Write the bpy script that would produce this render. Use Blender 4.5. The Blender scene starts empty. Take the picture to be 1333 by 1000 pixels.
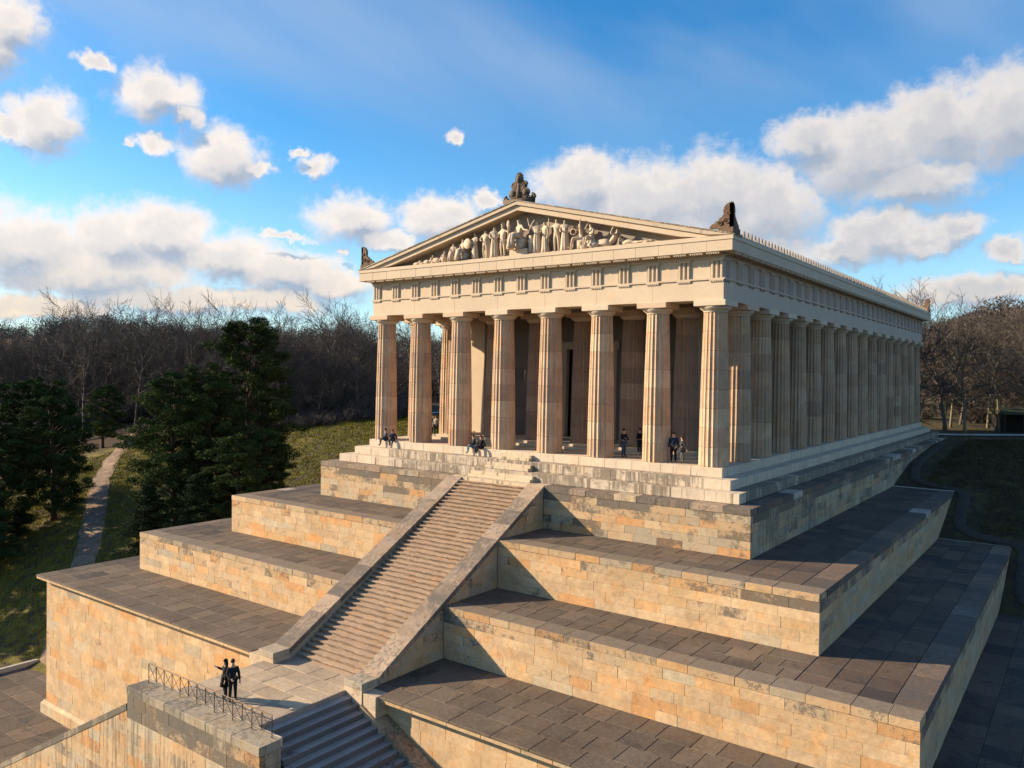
import bpy, math, random
from mathutils import Vector, Matrix
import numpy as np
R = random.Random(7)
S = bpy.context.scene
COL = S.collection
rad = math.radians

# ------------------------------------------------------------------ camera
cam = bpy.data.cameras.new('camera'); co = bpy.data.objects.new('camera', cam); COL.objects.link(co)
S.camera = co
cam.sensor_width = 36; cam.lens = 36 * 1033.55 / 1333; cam.clip_start = .5; cam.clip_end = 6000
yaw, pitch, roll = .635758, -.012775, .012174
sy, cy, sp, cp = math.sin(yaw), math.cos(yaw), math.sin(pitch), math.cos(pitch)
fwd = Vector((-sy * cp, cy * cp, sp)); rgt0 = Vector((cy, sy, 0)); up0 = Vector((sy * sp, -cy * sp, cp))
rgt = rgt0 * math.cos(roll) + up0 * math.sin(roll); up = up0 * math.cos(roll) - rgt0 * math.sin(roll)
M = Matrix((rgt, up, -fwd)).transposed().to_4x4(); M.translation = Vector((34.5824, -47.6967, 5.7526))
co.matrix_world = M

# ------------------------------------------------------------------ sun and sky
SUN = Vector((1, .505, -.437)).normalized()          # direction the light travels
sun = bpy.data.lights.new('sun', 'SUN'); so = bpy.data.objects.new('sun', sun); COL.objects.link(so)
sun.energy = 5.0; sun.angle = rad(.55); sun.color = (1, .80, .56)
so.rotation_euler = SUN.to_track_quat('-Z', 'Y').to_euler(); so.location = (-80, -60, 60)
elev = math.asin(-SUN.z); srot = math.atan2(-SUN.x, -SUN.y)
S.view_settings.view_transform = 'Standard'; S.view_settings.look = 'None'
S.view_settings.exposure = 1.10; S.view_settings.gamma = 1; S.view_settings.use_curve_mapping = False

class NT:
    def __init__(s, t): s.t = t; s.n = t.nodes; s.l = t.links
    def new(s, typ, **kw):
        n = s.n.new(typ)
        for k, v in kw.items(): setattr(n, k, v)
        return n
    def put(s, sock, v):
        if v is None: return
        if hasattr(v, 'is_output'): s.l.new(v, sock)
        elif isinstance(v, (tuple, list)) and len(v) == 3 and sock.type == 'RGBA': sock.default_value = (*v, 1)
        else: sock.default_value = v
    def m(s, op, a, b=None, c=None, clamp=False):
        n = s.new('ShaderNodeMath', operation=op, use_clamp=clamp)
        for i, v in enumerate((a, b, c)): s.put(n.inputs[i], v)
        return n.outputs[0]
    def v(s, op, a, b=None):
        n = s.new('ShaderNodeVectorMath', operation=op); s.put(n.inputs[0], a)
        if op == 'SCALE': s.put(n.inputs[3], b)
        elif b is not None: s.put(n.inputs[1], b)
        return n.outputs['Value'] if op in ('LENGTH', 'DOT_PRODUCT') else n.outputs[0]
    def mix(s, f, a, b, mode='MIX'):
        n = s.new('ShaderNodeMix', data_type='RGBA', blend_type=mode)
        s.put(n.inputs[0], f); s.put(n.inputs[6], a); s.put(n.inputs[7], b); return n.outputs[2]
    def noise(s, vec, scale, det=4, rough=.55, dist=0, col=False):
        n = s.new('ShaderNodeTexNoise'); s.put(n.inputs['Vector'], vec)
        n.inputs['Scale'].default_value = scale; n.inputs['Detail'].default_value = det
        n.inputs['Roughness'].default_value = rough; n.inputs['Distortion'].default_value = dist
        return n.outputs['Color' if col else 'Fac']
    def ramp(s, f, a, b, lo=0., hi=1., smooth=True):
        n = s.new('ShaderNodeMapRange', interpolation_type='SMOOTHSTEP' if smooth else 'LINEAR')
        s.put(n.inputs[0], f)
        for i, v in enumerate((a, b, lo, hi)): s.put(n.inputs[i + 1], v)
        return n.outputs[0]
    def comb(s, x, y, z):
        n = s.new('ShaderNodeCombineXYZ')
        for i, v in enumerate((x, y, z)): s.put(n.inputs[i], v)
        return n.outputs[0]
    def sep(s, v):
        n = s.new('ShaderNodeSeparateXYZ'); s.put(n.inputs[0], v); return n.outputs

# clouds as (azimuth, elevation, half width, half height) in radians, azimuth clockwise from +y
CL = [(-1.058, 0.303, 0.041, 0.025), (-1.027, 0.287, 0.017, 0.012), (-1.168, 0.259, 0.035, 0.032), (-1.199, 0.25, 0.015, 0.011), (-1.059, 0.254, 0.023, 0.012), (-1.087, 0.25, 0.006, 0.006), (-0.987, 0.25, 0.043, 0.031), (-0.951, 0.24, 0.021, 0.01), (-0.881, 0.24, 0.021, 0.013), (-0.902, 0.258, 0.013, 0.006), (-1.12, 0.328, 0.017, 0.008), (-1.205, 0.352, 0.036, 0.029), (-1.22, 0.324, 0.031, 0.032), (-1.189, 0.131, 0.069, 0.04), (-1.1, 0.142, 0.055, 0.034), (-1.049, 0.154, 0.058, 0.033), (-1.123, 0.11, 0.12, 0.034), (-0.986, 0.133, 0.061, 0.028), (-0.916, 0.123, 0.068, 0.029), (-0.862, 0.107, 0.042, 0.019), (-1.167, 0.068, 0.091, 0.015), (-1.053, 0.082, 0.11, 0.017), (-0.952, 0.083, 0.099, 0.016), (-0.917, 0.164, 0.036, 0.005), (-0.847, 0.148, 0.007, 0.006), (-0.833, 0.186, 0.047, 0.025), (-0.793, 0.163, 0.04, 0.015), (-0.727, 0.19, 0.05, 0.026), (-0.672, 0.211, 0.025, 0.012), (-0.708, 0.288, 0.012, 0.011), (-0.549, 0.234, 0.063, 0.032), (-0.473, 0.212, 0.092, 0.045), (-0.394, 0.221, 0.076, 0.041), (-0.327, 0.202, 0.068, 0.044), (-0.491, 0.178, 0.129, 0.037), (-0.277, 0.274, 0.046, 0.023), (-0.219, 0.252, 0.078, 0.039), (-0.145, 0.272, 0.065, 0.04), (-0.084, 0.275, 0.06, 0.045), (-0.171, 0.219, 0.067, 0.024), (-0.209, 0.165, 0.051, 0.025), (-0.241, 0.148, 0.048, 0.017), (-0.129, 0.168, 0.03, 0.018), (-0.166, 0.154, 0.045, 0.015), (-0.08, 0.14, 0.025, 0.014), (-0.106, 0.096, 0.066, 0.018), (-0.161, 0.087, 0.045, 0.012), (-0.344, 0.147, 0.078, 0.027)]
for a, e, w, h in ((.2, .2, .15, .05), (.6, .28, .12, .05), (1.1, .15, .2, .05), (1.7, .25, .15, .06), (2.3, .18, .2, .05), (2.9, .3, .13, .05), (-1.5, .2, .12, .05), (-1.8, .1, .2, .03), (-2.2, .5, .12, .05), (-2.7, .2, .2, .05)):
    CL.append((a, e, w, h))
CL = [(a, e, w * (1.16 if w > .04 else 1.08), h * (1.2 if w > .04 else 1.1)) for a, e, w, h in CL]
W_ = bpy.data.worlds.new('World'); S.world = W_; W_.use_nodes = True
W_.cycles.sampling_method = 'MANUAL'; W_.cycles.sample_map_resolution = 512
N = NT(W_.node_tree); N.n.clear()
out = N.new('ShaderNodeOutputWorld'); bg = N.new('ShaderNodeBackground')
sky = N.new('ShaderNodeTexSky', sky_type='NISHITA'); sky.sun_disc = False
sky.sun_elevation = elev; sky.sun_rotation = srot; sky.altitude = 350; sky.air_density = 1.0; sky.dust_density = .6; sky.ozone_density = 1.6
tc = N.new('ShaderNodeTexCoord'); D = N.v('NORMALIZE', tc.outputs['Generated']); x, y, z = N.sep(D)
az = N.m('ARCTAN2', x, y); el = N.m('ARCSINE', z)
P = N.comb(az, el, 0.)
wob = N.v('SUBTRACT', N.noise(P, 17, 3, .58, col=True), (.5, .5, .5)); wob2 = N.v('SUBTRACT', N.noise(P, 80, 2, .6, col=True), (.5, .5, .5))
Pw = N.v('ADD', P, N.v('ADD', N.v('MULTIPLY', wob, (.045, .036, 0)), N.v('MULTIPLY', wob2, (.020, .017, 0))))
def field(v):
    fld = None
    for a, e, w, h in CL:
        n = N.new('ShaderNodeVectorMath', operation='MULTIPLY_ADD'); N.put(n.inputs[0], v); n.inputs[1].default_value = (1 / w, 1 / h, 0); n.inputs[2].default_value = (-a / w, -e / h, 0)
        d = N.v('LENGTH', n.outputs[0]); fld = d if fld is None else N.m('MINIMUM', fld, d)
    return N.m('SUBTRACT', 1.3, fld)
nz_ = lambda v: N.m('MULTIPLY', N.m('SUBTRACT', N.noise(v, 36, 5, .64), .5), 1.1)
OFF = (-.008, .02, 0)
fa = field(Pw); d0 = N.m('ADD', fa, nz_(P)); d1 = field(N.v('ADD', Pw, OFF))
cov = N.ramp(d0, .0, .78)
lit = N.ramp(N.m('SUBTRACT', fa, d1), -.6, .34)
thick = N.ramp(d0, .45, 1.15)
fine = N.noise(P, 22, 4, .6)
lit2 = N.m('ADD', N.m('MULTIPLY', lit, N.m('SUBTRACT', 1.0, N.m('MULTIPLY', thick, N.ramp(az, -.9, -.2, .30, .50)))), N.m('MULTIPLY', N.m('SUBTRACT', fine, .5), .55), clamp=True)
warm = N.ramp(el, .16, .04)
hi = N.mix(warm, (6.9, 6.2, 5.6), (6.6, 5.4, 4.1))
lo = N.mix(warm, (2.7, 3.1, 3.8), (2.5, 3.1, 4.0))
ccol = N.mix(lit2, lo, hi)
right = N.ramp(az, -.75, -.1); ccol = N.mix(N.m('MULTIPLY', right, .5), ccol, N.mix(.5, ccol, (2.6, 2.9, 3.4)))
cir = N.noise(N.v('MULTIPLY', N.v('ADD', P, N.comb(0., N.m('MULTIPLY', az, .32), 0.)), (1.2, 3.2, 1)), 1.6, 4, .5, .3)
cirm = N.m('MULTIPLY', N.ramp(cir, .36, .72), N.ramp(el, .2, .40))
hs = N.new('ShaderNodeHueSaturation'); hs.inputs['Saturation'].default_value = 1.3; N.put(hs.inputs['Saturation'], N.ramp(el, 0., .3, .95, 1.42)); hs.inputs['Value'].default_value = 1.0
N.l.new(sky.outputs[0], hs.inputs['Color'])
skyc = N.mix(1.0, hs.outputs[0], N.mix(N.ramp(el, 0., .3), (.95, 1.18, 1.40), (1.02, 1.30, 1.38)), 'MULTIPLY')
c1 = N.mix(N.m('MULTIPLY', cirm, .55), skyc, (3.2, 3.9, 4.9))
c2 = N.mix(N.m('MULTIPLY', cov, .97), c1, ccol)
up_ = N.ramp(el, -.02, 0.01)
c3 = N.mix(up_, (.6, .6, .6), c2)
N.l.new(c3, bg.inputs[0]); bg.inputs[1].default_value = .072
N.l.new(bg.outputs[0], out.inputs[0])

# ------------------------------------------------------------------ materials
def newmat(name):
    m = bpy.data.materials.new(name); m.use_nodes = True; t = NT(m.node_tree); t.n.clear()
    o = t.new('ShaderNodeOutputMaterial'); b = t.new('ShaderNodeBsdfPrincipled'); t.l.new(b.outputs[0], o.inputs[0])
    b.inputs['Specular IOR Level'].default_value = .25
    return m, t, b
def bump(t, b, h, strength=.5, dist=.02):
    n = t.new('ShaderNodeBump'); n.inputs['Strength'].default_value = strength; n.inputs['Distance'].default_value = dist
    t.put(n.inputs['Height'], h); t.l.new(n.outputs[0], b.inputs['Normal'])
def stone(name, rough=.85, dark=(.075, .068, .062), sc=.8, streak=0., mott=.35, bstr=.5, pit_shade=0., lichen=0., huea=.55, pax=1, top=None):
    m, t, b = newmat(name)
    oi = t.new('ShaderNodeObjectInfo'); ge = t.new('ShaderNodeNewGeometry'); p = ge.outputs['Position']
    base = oi.outputs['Color']; al = oi.outputs['Alpha']
    big = t.noise(p, sc, 5, .62, .4); med = t.noise(p, 4.2, 5, .6); fin = t.noise(p, 22, 4, .6)
    k = t.m('ADD', t.m('MULTIPLY', t.m('SUBTRACT', big, .5), mott * 1.6), t.m('MULTIPLY', t.m('SUBTRACT', med, .5), mott))
    k = t.m('ADD', k, t.m('MULTIPLY', t.m('SUBTRACT', fin, .5), mott * .7))
    c = t.v('SCALE', base, t.m('ADD', 1.0, k))
    hue = t.noise(p, 1.1, 5, .62, .8)
    c = t.mix(t.ramp(hue, .48, .70, 0, huea), c, t.mix(1.0, c, (1.12, .86, .60), 'MULTIPLY'))
    hue2 = t.noise(t.v('ADD', p, (31., 7., 3.)), 2.3, 4, .6, .8)
    c = t.mix(t.ramp(hue2, .55, .78, 0, .4), c, t.mix(1.0, c, (.78, .84, .88), 'MULTIPLY'))
    sm = t.m('ADD', t.m('MULTIPLY', big, .65), t.m('MULTIPLY', med, .35))
    sm = t.m('ADD', sm, t.m('MULTIPLY', t.m('SUBTRACT', fin, .5), .35))
    thr = t.m('SUBTRACT', .74, t.m('MULTIPLY', al, .42))
    mask = t.ramp(t.m('SUBTRACT', sm, thr), -.04, .1)
    if streak:
        s2 = t.noise(t.v('MULTIPLY', p, (4.2, 4.2, .22)), 1.0, 4, .7)
        gate = t.noise(p, .35, 3)
        mask2 = t.m('MULTIPLY', t.ramp(t.m('ADD', s2, t.m('MULTIPLY', al, .25)), .55, .70), t.ramp(gate, .34, .5))
        mask = t.m('MAXIMUM', mask, t.m('MULTIPLY', mask2, streak))
    if pit_shade:
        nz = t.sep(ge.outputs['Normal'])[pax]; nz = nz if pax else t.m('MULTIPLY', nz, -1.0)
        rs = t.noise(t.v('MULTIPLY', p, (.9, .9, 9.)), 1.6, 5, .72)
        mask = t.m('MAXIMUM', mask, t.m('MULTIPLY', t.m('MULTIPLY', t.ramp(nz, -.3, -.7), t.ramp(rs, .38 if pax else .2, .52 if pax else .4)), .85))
        s3 = t.noise(t.v('MULTIPLY', p, (1.0, 2, 2)), 2.2, 6, .8)
        mask = t.m('MAXIMUM', mask, t.m('MULTIPLY', t.ramp(s3, .60, .66), pit_shade))
    c = t.mix(t.m('MULTIPLY', mask, .82), c, dark)
    if lichen:
        l1 = t.noise(p, 9, 3, .7); c = t.mix(t.ramp(l1, .68, .74, 0, lichen), c, (.5, .47, .4))
    if top:      # flat upper faces are trodden, lichened and sooty
        tz = t.ramp(t.m('ADD', t.sep(ge.outputs['Normal'])[2], t.m('MULTIPLY', t.m('SUBTRACT', med, .5), .3)), .55, .9, 0, .9)
        c = t.mix(tz, c, t.v('SCALE', t.comb(*top), t.m('ADD', .55, t.m('MULTIPLY', med, .9))))
    t.put(b.inputs['Base Color'], c); b.inputs['Roughness'].default_value = rough
    bump(t, b, t.m('ADD', t.m('MULTIPLY', fin, .5), med), bstr, .03)
    return m
M_wall = stone('ashlar_limestone', mott=.6, bstr=.7, huea=.7)
M_dwall = stone('weathered_limestone', mott=.5, streak=.7, bstr=.8, lichen=.3)
M_cope = stone('coping_limestone', mott=.6, bstr=.7, huea=.5, lichen=.2, top=(.17, .135, .10))
M_slab = stone('paving_stone', dark=(.035, .032, .032), sc=.35, mott=.8, bstr=.8, lichen=.35, huea=.35)
M_step = stone('stair_stone', mott=.35, pit_shade=.35, dark=(.085, .062, .045))
M_flight = stone('flight_stone', dark=(.05, .046, .045), sc=.5, mott=.5, bstr=.8, lichen=.2, huea=.1, pit_shade=.2, pax=0)  # x-facing risers also darkened in the colour, standing in for their shade
M_sty = stone('stylobate_stone', mott=.3, streak=1., dark=(.11, .09, .07), huea=.3)
M_temple = stone('dressed_limestone', mott=.16, bstr=.2, sc=.5, dark=(.22, .18, .14), huea=.22)
M_drum = stone('column_marble', mott=.4, bstr=.35, streak=.7, dark=(.21, .13, .08), huea=.5)
M_statue = stone('statue_marble', mott=.2, bstr=.3, dark=(.2, .17, .14), huea=.2)
M_joint = stone('mortar_bed', mott=.4, dark=(.03, .028, .026))
M_bronze = stone('weathered_akroterion', mott=.8, bstr=.8, dark=(.035, .03, .025))
def flat(name, col, rough=.8, metal=0., mott=.3, sc=12, bs=.3):
    m, t, b = newmat(name); ge = t.new('ShaderNodeTexCoord').outputs['Object']
    n = t.noise(ge, sc, 4)
    t.put(b.inputs['Base Color'], t.v('SCALE', t.comb(*col), t.m('ADD', 1 - mott * .5, t.m('MULTIPLY', n, mott))))
    b.inputs['Roughness'].default_value = rough; b.inputs['Metallic'].default_value = metal
    bump(t, b, n, bs, .01); return m
M_iron = flat('rusted_iron', (.09, .065, .045), .6, .4)
M_roof = flat('roof_plates', (.3, .28, .24), .6)
M_door = flat('dark_bronze_door', (.012, .011, .012), .5)
M_skin = flat('skin', (.45, .27, .2), .6, mott=.1)
M_hair = flat('hair', (.03, .018, .012), .7)
M_hut = flat('dark_timber', (.018, .015, .013), .8)
M_bark = flat('bark', (.12, .095, .08), .9, mott=.8, sc=3)
M_bark2 = flat('pale_bark', (.17, .15, .10), .9, mott=.8, sc=3)
M_barkp = flat('pine_bark', (.075, .045, .03), .9, mott=.8, sc=3)
M_twig = flat('twigs', (.085, .069, .058), .95, mott=.5, sc=1)
def leafmat(name, c1, c2):
    m, t, b = newmat(name); p = t.new('ShaderNodeTexCoord').outputs['Object']; oi = t.new('ShaderNodeObjectInfo')
    n = t.noise(p, .55, 3, .6); c = t.mix(t.ramp(n, .35, .7), c1, c2)
    c = t.v('SCALE', c, t.m('ADD', .75, t.m('MULTIPLY', oi.outputs['Random'], .5)))
    t.put(b.inputs['Base Color'], c); b.inputs['Roughness'].default_value = .95; b.inputs['Specular IOR Level'].default_value = .05; return m
M_needle = leafmat('pine_needles', (.024, .042, .014), (.065, .085, .026))
M_spruce = leafmat('spruce_needles', (.018, .032, .015), (.04, .058, .024))
def groundmat():
    m, t, b = newmat('hillside_grass'); p = t.new('ShaderNodeNewGeometry').outputs['Position']
    a = t.noise(p, .06, 5, .6, .5); c_ = t.noise(p, .7, 5, .65); f = t.noise(p, 6, 4, .7)
    g1 = t.mix(t.ramp(a, .4, .62), (.10, .10, .02), (.20, .165, .028))
    g2 = t.mix(t.ramp(c_, .42, .62), g1, (.072, .054, .036))
    br = t.mix(t.ramp(f, .3, .7), (.035, .022, .015), (.075, .048, .03))
    x, y, z = t.sep(p)
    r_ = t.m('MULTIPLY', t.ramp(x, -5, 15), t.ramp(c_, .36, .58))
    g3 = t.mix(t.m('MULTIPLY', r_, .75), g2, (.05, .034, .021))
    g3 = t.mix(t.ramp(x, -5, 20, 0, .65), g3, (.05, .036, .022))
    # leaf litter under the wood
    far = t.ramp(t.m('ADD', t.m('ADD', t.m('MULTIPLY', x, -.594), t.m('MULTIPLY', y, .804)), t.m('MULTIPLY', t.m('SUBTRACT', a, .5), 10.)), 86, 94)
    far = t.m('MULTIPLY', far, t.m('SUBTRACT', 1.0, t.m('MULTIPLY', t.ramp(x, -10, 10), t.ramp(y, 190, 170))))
    c = t.mix(far, g3, br)
    c = t.v('SCALE', c, t.m('ADD', .6, t.m('MULTIPLY', f, .8)))
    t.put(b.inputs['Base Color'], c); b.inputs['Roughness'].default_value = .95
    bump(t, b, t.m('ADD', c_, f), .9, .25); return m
M_ground = groundmat()
def gravel(name, c1, c2, sc=3):
    m, t, b = newmat(name); p = t.new('ShaderNodeNewGeometry').outputs['Position']
    n = t.noise(p, sc, 5, .7); n2 = t.noise(p, .35, 4)
    c = t.mix(t.ramp(n, .35, .65), c1, c2); c = t.v('SCALE', c, t.m('ADD', .55, t.m('MULTIPLY', n2, .9)))
    t.put(b.inputs['Base Color'], c); b.inputs['Roughness'].default_value = .95; bump(t, b, n, .6, .04); return m
M_path = gravel('gravel_path', (.15, .105, .075), (.27, .18, .12), 1.2)
M_pathw = gravel('pale_gravel', (.36, .33, .29), (.5, .46, .4))
M_asph = gravel('dark_gravel', (.048, .038, .029), (.07, .056, .043))

# ------------------------------------------------------------------ helpers
def link(name, data=None, parent=None, loc=None, rz=0., color=None, **kw):
    o = bpy.data.objects.new(name, data); COL.objects.link(o)
    if parent is not None: o.parent = parent
    if loc is not None: o.location = loc
    if rz: o.rotation_euler = (0, 0, rz)
    if color is not None: o.color = color
    for k, v in kw.items(): o[k] = v
    return o
def thing(name, label, cat, loc=(0, 0, 0), rz=0., group=None):
    o = link(name, None, None, loc, rz, label=label, category=cat)
    if group: o['group'] = group
    return o
def mesh(name, vs, fs, mat, smooth=False):
    me = bpy.data.meshes.new(name); me.from_pydata([tuple(v) for v in vs], [], fs)
    me.materials.append(mat)
    if smooth: me.polygons.foreach_set('use_smooth', [True] * len(me.polygons))
    me.update(); return me
_bc = {}
def boxmesh(dx, dy, dz, mat, bev=.015):
    key = (round(dx, 2), round(dy, 2), round(dz, 2), mat.name, bev)
    if key in _bc: return _bc[key]
    hx, hy, hz = dx / 2, dy / 2, dz / 2
    if not bev:
        vs = [(a * hx, b * hy, c * hz) for a in (-1, 1) for b in (-1, 1) for c in (-1, 1)]
        fs = [(0, 1, 3, 2), (4, 6, 7, 5), (0, 4, 5, 1), (2, 3, 7, 6), (0, 2, 6, 4), (1, 5, 7, 3)]
    else:
        b_ = min(bev, hx * .4, hy * .4, hz * .4); vs = []; idx = {}
        for a in (-1, 1):
            for b in (-1, 1):
                for c in (-1, 1):
                    for k in range(3):
                        s = [hx, hy, hz]
                        for q in range(3):
                            if q != k: s[q] -= b_
                        idx[a, b, c, k] = len(vs); vs.append((a * s[0], b * s[1], c * s[2]))
        fs = []
        cyc = [(-1, -1), (1, -1), (1, 1), (-1, 1)]
        def key3(k, sgn, u, v):
            t = [0, 0, 0]; t[k] = sgn; t[(k + 1) % 3] = u; t[(k + 2) % 3] = v; return tuple(t)
        for k in range(3):
            for sgn in (-1, 1):
                f = [idx[(*key3(k, sgn, u, v), k)] for u, v in cyc]
                fs.append(f if sgn > 0 else f[::-1])
        for k in range(3):      # edges parallel to k
            i, j = (k + 1) % 3, (k + 2) % 3
            for u, v in cyc:
                def kk(e):
                    t = [0, 0, 0]; t[k] = e; t[i] = u; t[j] = v; return tuple(t)
                f = [idx[(*kk(-1), i)], idx[(*kk(1), i)], idx[(*kk(1), j)], idx[(*kk(-1), j)]]
                fs.append(f if u * v < 0 else f[::-1])
        for a in (-1, 1):
            for b in (-1, 1):
                for c in (-1, 1):
                    f = [idx[a, b, c, 0], idx[a, b, c, 1], idx[a, b, c, 2]]
                    fs.append(f if a * b * c > 0 else f[::-1])
    me = mesh('block', vs, fs, mat); _bc[key] = me; return me
def box(name, parent, mat, x0, x1, y0, y1, z0, z1, color=(.4, .35, .28, 0), bev=.015, **kw):
    me = boxmesh(x1 - x0, y1 - y0, z1 - z0, mat, bev)
    return link(name, me, parent, ((x0 + x1) / 2, (y0 + y1) / 2, (z0 + z1) / 2), color=color, **kw)
class MB:
    def __init__(s): s.v = []; s.f = []
    def add(s, vs, fs):
        n = len(s.v); s.v += [tuple(v) for v in vs]; s.f += [tuple(i + n for i in f) for f in fs]
    def box(s, x0, x1, y0, y1, z0, z1):
        s.add([(a, b, c) for a in (x0, x1) for b in (y0, y1) for c in (z0, z1)],
              [(0, 1, 3, 2), (4, 6, 7, 5), (0, 4, 5, 1), (2, 3, 7, 6), (0, 2, 6, 4), (1, 5, 7, 3)])
    def prism(s, poly, e0, e1, fn):
        """poly in a plane (counter clockwise), extruded from e0 to e1; fn(a,b,e)->xyz"""
        n = len(poly)
        s.add([fn(a, b, e0) for a, b in poly] + [fn(a, b, e1) for a, b in poly],
              [tuple(range(n))[::-1], tuple(range(n, 2 * n))] + [(i, (i + 1) % n, n + (i + 1) % n, n + i) for i in range(n)])
    def tube(s, pts, rs, n=5, cap=True):
        pts = [Vector(p) for p in pts]; base = len(s.v)
        for i, p in enumerate(pts):
            d = (pts[min(i + 1, len(pts) - 1)] - pts[max(i - 1, 0)]).normalized()
            u = d.cross(Vector((0, 0, 1)) if abs(d.z) < .9 else Vector((1, 0, 0))).normalized(); w = d.cross(u)
            r = rs[i] if isinstance(rs, (list, tuple)) else rs
            for k in range(n):
                a = 2 * math.pi * k / n; s.v.append(tuple(p + (u * math.cos(a) + w * math.sin(a)) * r))
        for i in range(len(pts) - 1):
            for k in range(n):
                a = base + i * n + k; b = base + i * n + (k + 1) % n; s.f.append((a, a + n, b + n, b))
        if cap:
            s.f.append(tuple(base + k for k in range(n))); s.f.append(tuple(base + (len(pts) - 1) * n + k for k in range(n))[::-1])
    def ball(s, c, r, nu=10, nv=7, f=None):
        base = len(s.v)
        for j in range(nv + 1):
            th = math.pi * j / nv
            for i in range(nu):
                ph = 2 * math.pi * i / nu
                s.v.append((c[0] + r[0] * math.sin(th) * math.cos(ph), c[1] + r[1] * math.sin(th) * math.sin(ph), c[2] + r[2] * math.cos(th)))
        for j in range(nv):
            for i in range(nu):
                a = base + j * nu + i; b = base + j * nu + (i + 1) % nu
                s.f.append((a, a + nu, b + nu, b))
    def obj(s, name, mat, parent=None, color=(.4, .35, .28, 0), smooth=False, fix=True, **kw):
        me = mesh(name, s.v, s.f, mat, smooth)
        if fix:
            import bmesh
            b = bmesh.new(); b.from_mesh(me); bmesh.ops.recalc_face_normals(b, faces=b.faces); b.to_mesh(me); b.free()
            if smooth: me.polygons.foreach_set('use_smooth', [True] * len(me.polygons))
        return link(name, me, parent, color=color, **kw)

# ------------------------------------------------------------------ terrain
TP = [(-400, -60), (-120, -40), (-60, -26), (-26, -22.35), (-14.5, -22.15), (-9, -18.2), (0, -14.2), (10, -12.0), (18, -10.82), (27.5, -7.80), (36.5, -4.80), (45, -3.1), (60, -2.15), (75, -1.95), (2000, -1.95)]
TX = np.array([p[0] for p in TP], float); TZ = np.array([p[1] for p in TP], float)
def sst(a, b, x): t = np.clip((x - a) / (b - a), 0, 1); return t * t * (3 - 2 * t)
def T(x, y):
    x = np.asarray(x, float); y = np.asarray(y, float)
    z = np.interp(y, TX, TZ)
    d = (x - 34.6) * -.594 + (y + 47.7) * .804; r = (x - 34.6) * .804 + (y + 47.7) * .594
    q = r / np.maximum(d, 1)
    z = z - 2.5 * sst(-85, -150, x)
    z = z + (36 + 5 * np.sin(q * 9) + 3 * np.sin(q * 23 + 1)) * sst(380, 720, d)
    z = z + 24 * sst(150, 300, d) * sst(.42, .66, q) + .6 * sst(95, 160, d) * np.sin(x * .05) * np.cos(y * .07)
    z = z + .10 * np.sin(x * .9 + y * .4) * np.cos(y * .7 - x * .3) * sst(34, 40, np.abs(x))
    return z
def Tz(x, y): return float(T(x, y))
ax = np.unique(np.concatenate([np.arange(-1400, -160, 25.), np.arange(-160, 60, 2.), np.arange(60, 160, 5.), np.arange(160, 1300, 25.)]))
ay = np.unique(np.concatenate([np.arange(-400, -60, 20.), np.arange(-60, 110, 2.), np.arange(110, 260, 5.), np.arange(260, 1700, 25.)]))
GX, GY = np.meshgrid(ax, ay); GZ = T(GX, GY); nx, ny = len(ax), len(ay)
vs = np.stack([GX.ravel(), GY.ravel(), GZ.ravel()], 1)
ii, jj = np.meshgrid(np.arange(nx - 1), np.arange(ny - 1)); q = (jj * nx + ii).ravel()
me = mesh('hillside', vs, [], M_ground); me.clear_geometry(); me.from_pydata(vs.tolist(), [], np.stack([q, q + 1, q + nx + 1, q + nx], 1).tolist())
me.polygons.foreach_set('use_smooth', [True] * len(me.polygons)); me.materials.append(M_ground) if not me.materials else None
link('grassy_hillside', me, kind='structure')
def ribbon(name, pts, w, mat, dz=.04, step=1.2):
    out = []
    for a, b in zip(pts[:-1], pts[1:]):
        n = max(1, int(math.hypot(b[0] - a[0], b[1] - a[1]) / step))
        for k in range(n): t = k / n; out.append((a[0] + (b[0] - a[0]) * t, a[1] + (b[1] - a[1]) * t))
    out.append(pts[-1]); out = np.array(out)
    for _ in range(4): out[1:-1] = (out[:-2] + 2 * out[1:-1] + out[2:]) / 4
    tg = np.gradient(out, axis=0); tg /= np.linalg.norm(tg, axis=1)[:, None]; nn = np.stack([-tg[:, 1], tg[:, 0]], 1)
    v = []; f = []; K = 4
    for i, (p, n) in enumerate(zip(out, nn)):
        for k in range(K + 1):
            ww = w * (1 + .05 * math.sin(i * .53) + .04 * math.sin(i * 1.31))
            q = p + n * (k / K - .5) * ww; v.append((q[0], q[1], Tz(*q) + dz + (.03 if 0 < k < K else -.03)))
    for i in range(len(out) - 1):
        for k in range(K): a = i * (K + 1) + k; f.append((a, a + 1, a + K + 2, a + K + 1))
    return link(name, mesh(name, v, f, mat), kind='structure')
ribbon('gravel_path', [(-40, -16.5), (-47, -11), (-60, -2.5), (-74, 5.2), (-88, 12.5), (-104, 22.5), (-120, 36), (-135, 52)], 2.7, M_path, .07, .6)
ribbon('plateau_path', [(-92, 39.5), (-87, 44), (-77, 57), (-60, 78), (-35, 92), (-5, 88), (12, 74.5), (18, 74.5), (27, 82), (48, 99), (90, 134)], 2.2, M_pathw, .15)
ribbon('drainage_path', [(19.5, 63), (19.45, 50), (19.6, 42), (20.3, 38.5), (22.5, 37.6), (24.7, 37.3), (25.0, 34), (25.0, 30.6), (25.9, 28.9), (28, 28.5), (30.0, 28.2), (30.3, 24), (30.4, 20), (31.8, 18.8), (35, 18.5)], .95, M_asph, .08, .6)

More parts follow.
